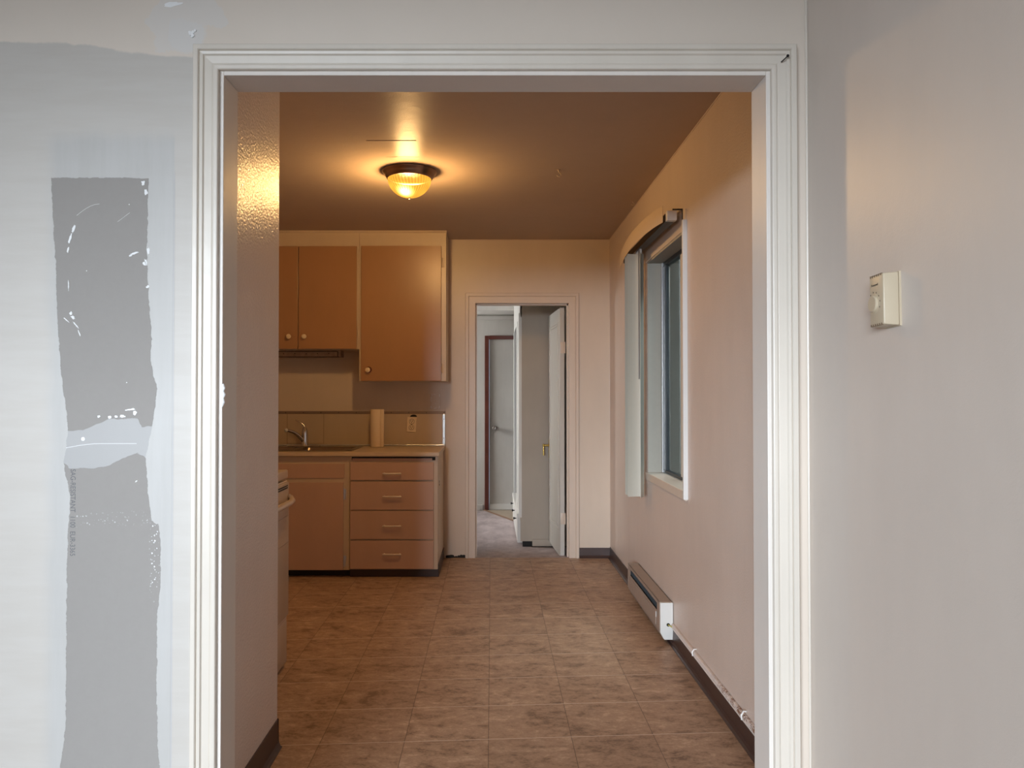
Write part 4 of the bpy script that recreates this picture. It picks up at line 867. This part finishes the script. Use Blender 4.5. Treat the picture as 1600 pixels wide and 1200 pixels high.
# strike plate on the left jamb
m = MB((DX0, KF+0.1, 1.17)); m.box(DX0-0.001, DX0+0.004, KF+0.085, KF+0.115, 1.12, 1.20, 0.001); tag(m.build('strike_plate', 'iron'), 'dark metal strike plate on the left jamb of the far doorway', 'strike plate')
# built-in wardrobe
wd = thing('wardrobe', (0.6, 7.7, BF), 'built-in white and taupe wardrobe with tall opening and low drawers in the far room', 'wardrobe')
O = wd.location; wx = 0.258; w0, w1 = 6.86, 8.62; wt_ = 2.34
f = MB(O); f.box(wx, 1.0, w0, w0+0.02, BF+0.055, wt_, 0.002); f.box(wx+0.105, 1.0, w0-0.010, w0+0.01, BF+0.012, BF+0.075, 0.003); f.build('end_panel', 'wardrobe', wd)
f = MB(O); f.box(wx+0.10, 1.0, w0-0.003, w0+0.012, BF, BF+0.014); f.box(wx+0.02, wx+0.11, w0+0.03, w0+0.05, BF, BF+0.06); f.build('gap_shade', 'black', wd)  # black strips painted as the shadow under the end panel
f = MB(O); f.box(wx-0.006, wx+0.014, w0, w1, 1.965, wt_, 0.002); f.build('header', 'wardrobe_white', wd)
f = MB(O); f.box(wx-0.008, wx+0.012, w0-0.001, 7.72, 0.175, 1.966, 0.002); f.box(wx-0.014, wx-0.006, w0-0.002, w0+0.05, 0.175, 2.0, 0.002); f.box(wx-0.014, wx-0.006, 7.32, 7.345, 0.175, 1.966, 0.002); f.build('near_stile', 'wardrobe_white', wd)
f = MB(O); f.box(wx-0.010, wx+0.015, 8.50, w1, 0.175, 1.966, 0.002); f.build('far_stile', 'wardrobe_white', wd)
f = MB(O); f.box(0.98, 1.0, w0, w1, BF, wt_); f.box(wx, 1.0, w1-0.02, w1, BF, wt_); f.box(wx, 1.0, w0+0.02, w1-0.02, 0.14, 0.16); f.box(wx+0.015, 1.0, w0+0.02, w1, wt_-0.02, wt_); f.build('carcass', 'wardrobe', wd)
f = MB(O); f.box(wx+0.10, wx+0.115, 7.5, w1-0.02, 0.17, 1.96); f.build('shade_panel', plain('cavity shade grey', (0.085, 0.09, 0.095), 0.35), wd, label='dark grey panel standing for the shade inside the opening')  # panel colour carries the shade of the open cavity
f = MB(O); f.box(wx-0.030, wx+0.03, 6.96, 8.45, 0.160, 0.195, 0.003); f.build('ledge', 'wardrobe_white', wd)
for i in range(3):
    a = 6.965+i*0.495; f = MB(O); f.box(wx-0.025, wx+0.02, a, a+0.485, -0.068, 0.158, 0.003); d = f.build('drawer', 'wardrobe_white', wd)
    f = MB(O); f.lathe([(0.005, -0.0), (0.005, -0.014), (0.012, -0.018), (0.012, -0.026), (0, -0.028)], (wx-0.025, a+0.30, 0.105), 'x', 14); f.build('knob', 'iron', d, True)

# ------------------------------------------------------------------ outside the kitchen window
m = MB(); m.box(2.0, 2.1, 0.5, 12, -0.4, 2.9); struct(m, 'wall_neighbour', 'fence')
m = MB(); m.box(1.06, 2.0, 0.5, 12, -0.5, -0.4); struct(m, 'floor_outside', 'outside_ground')
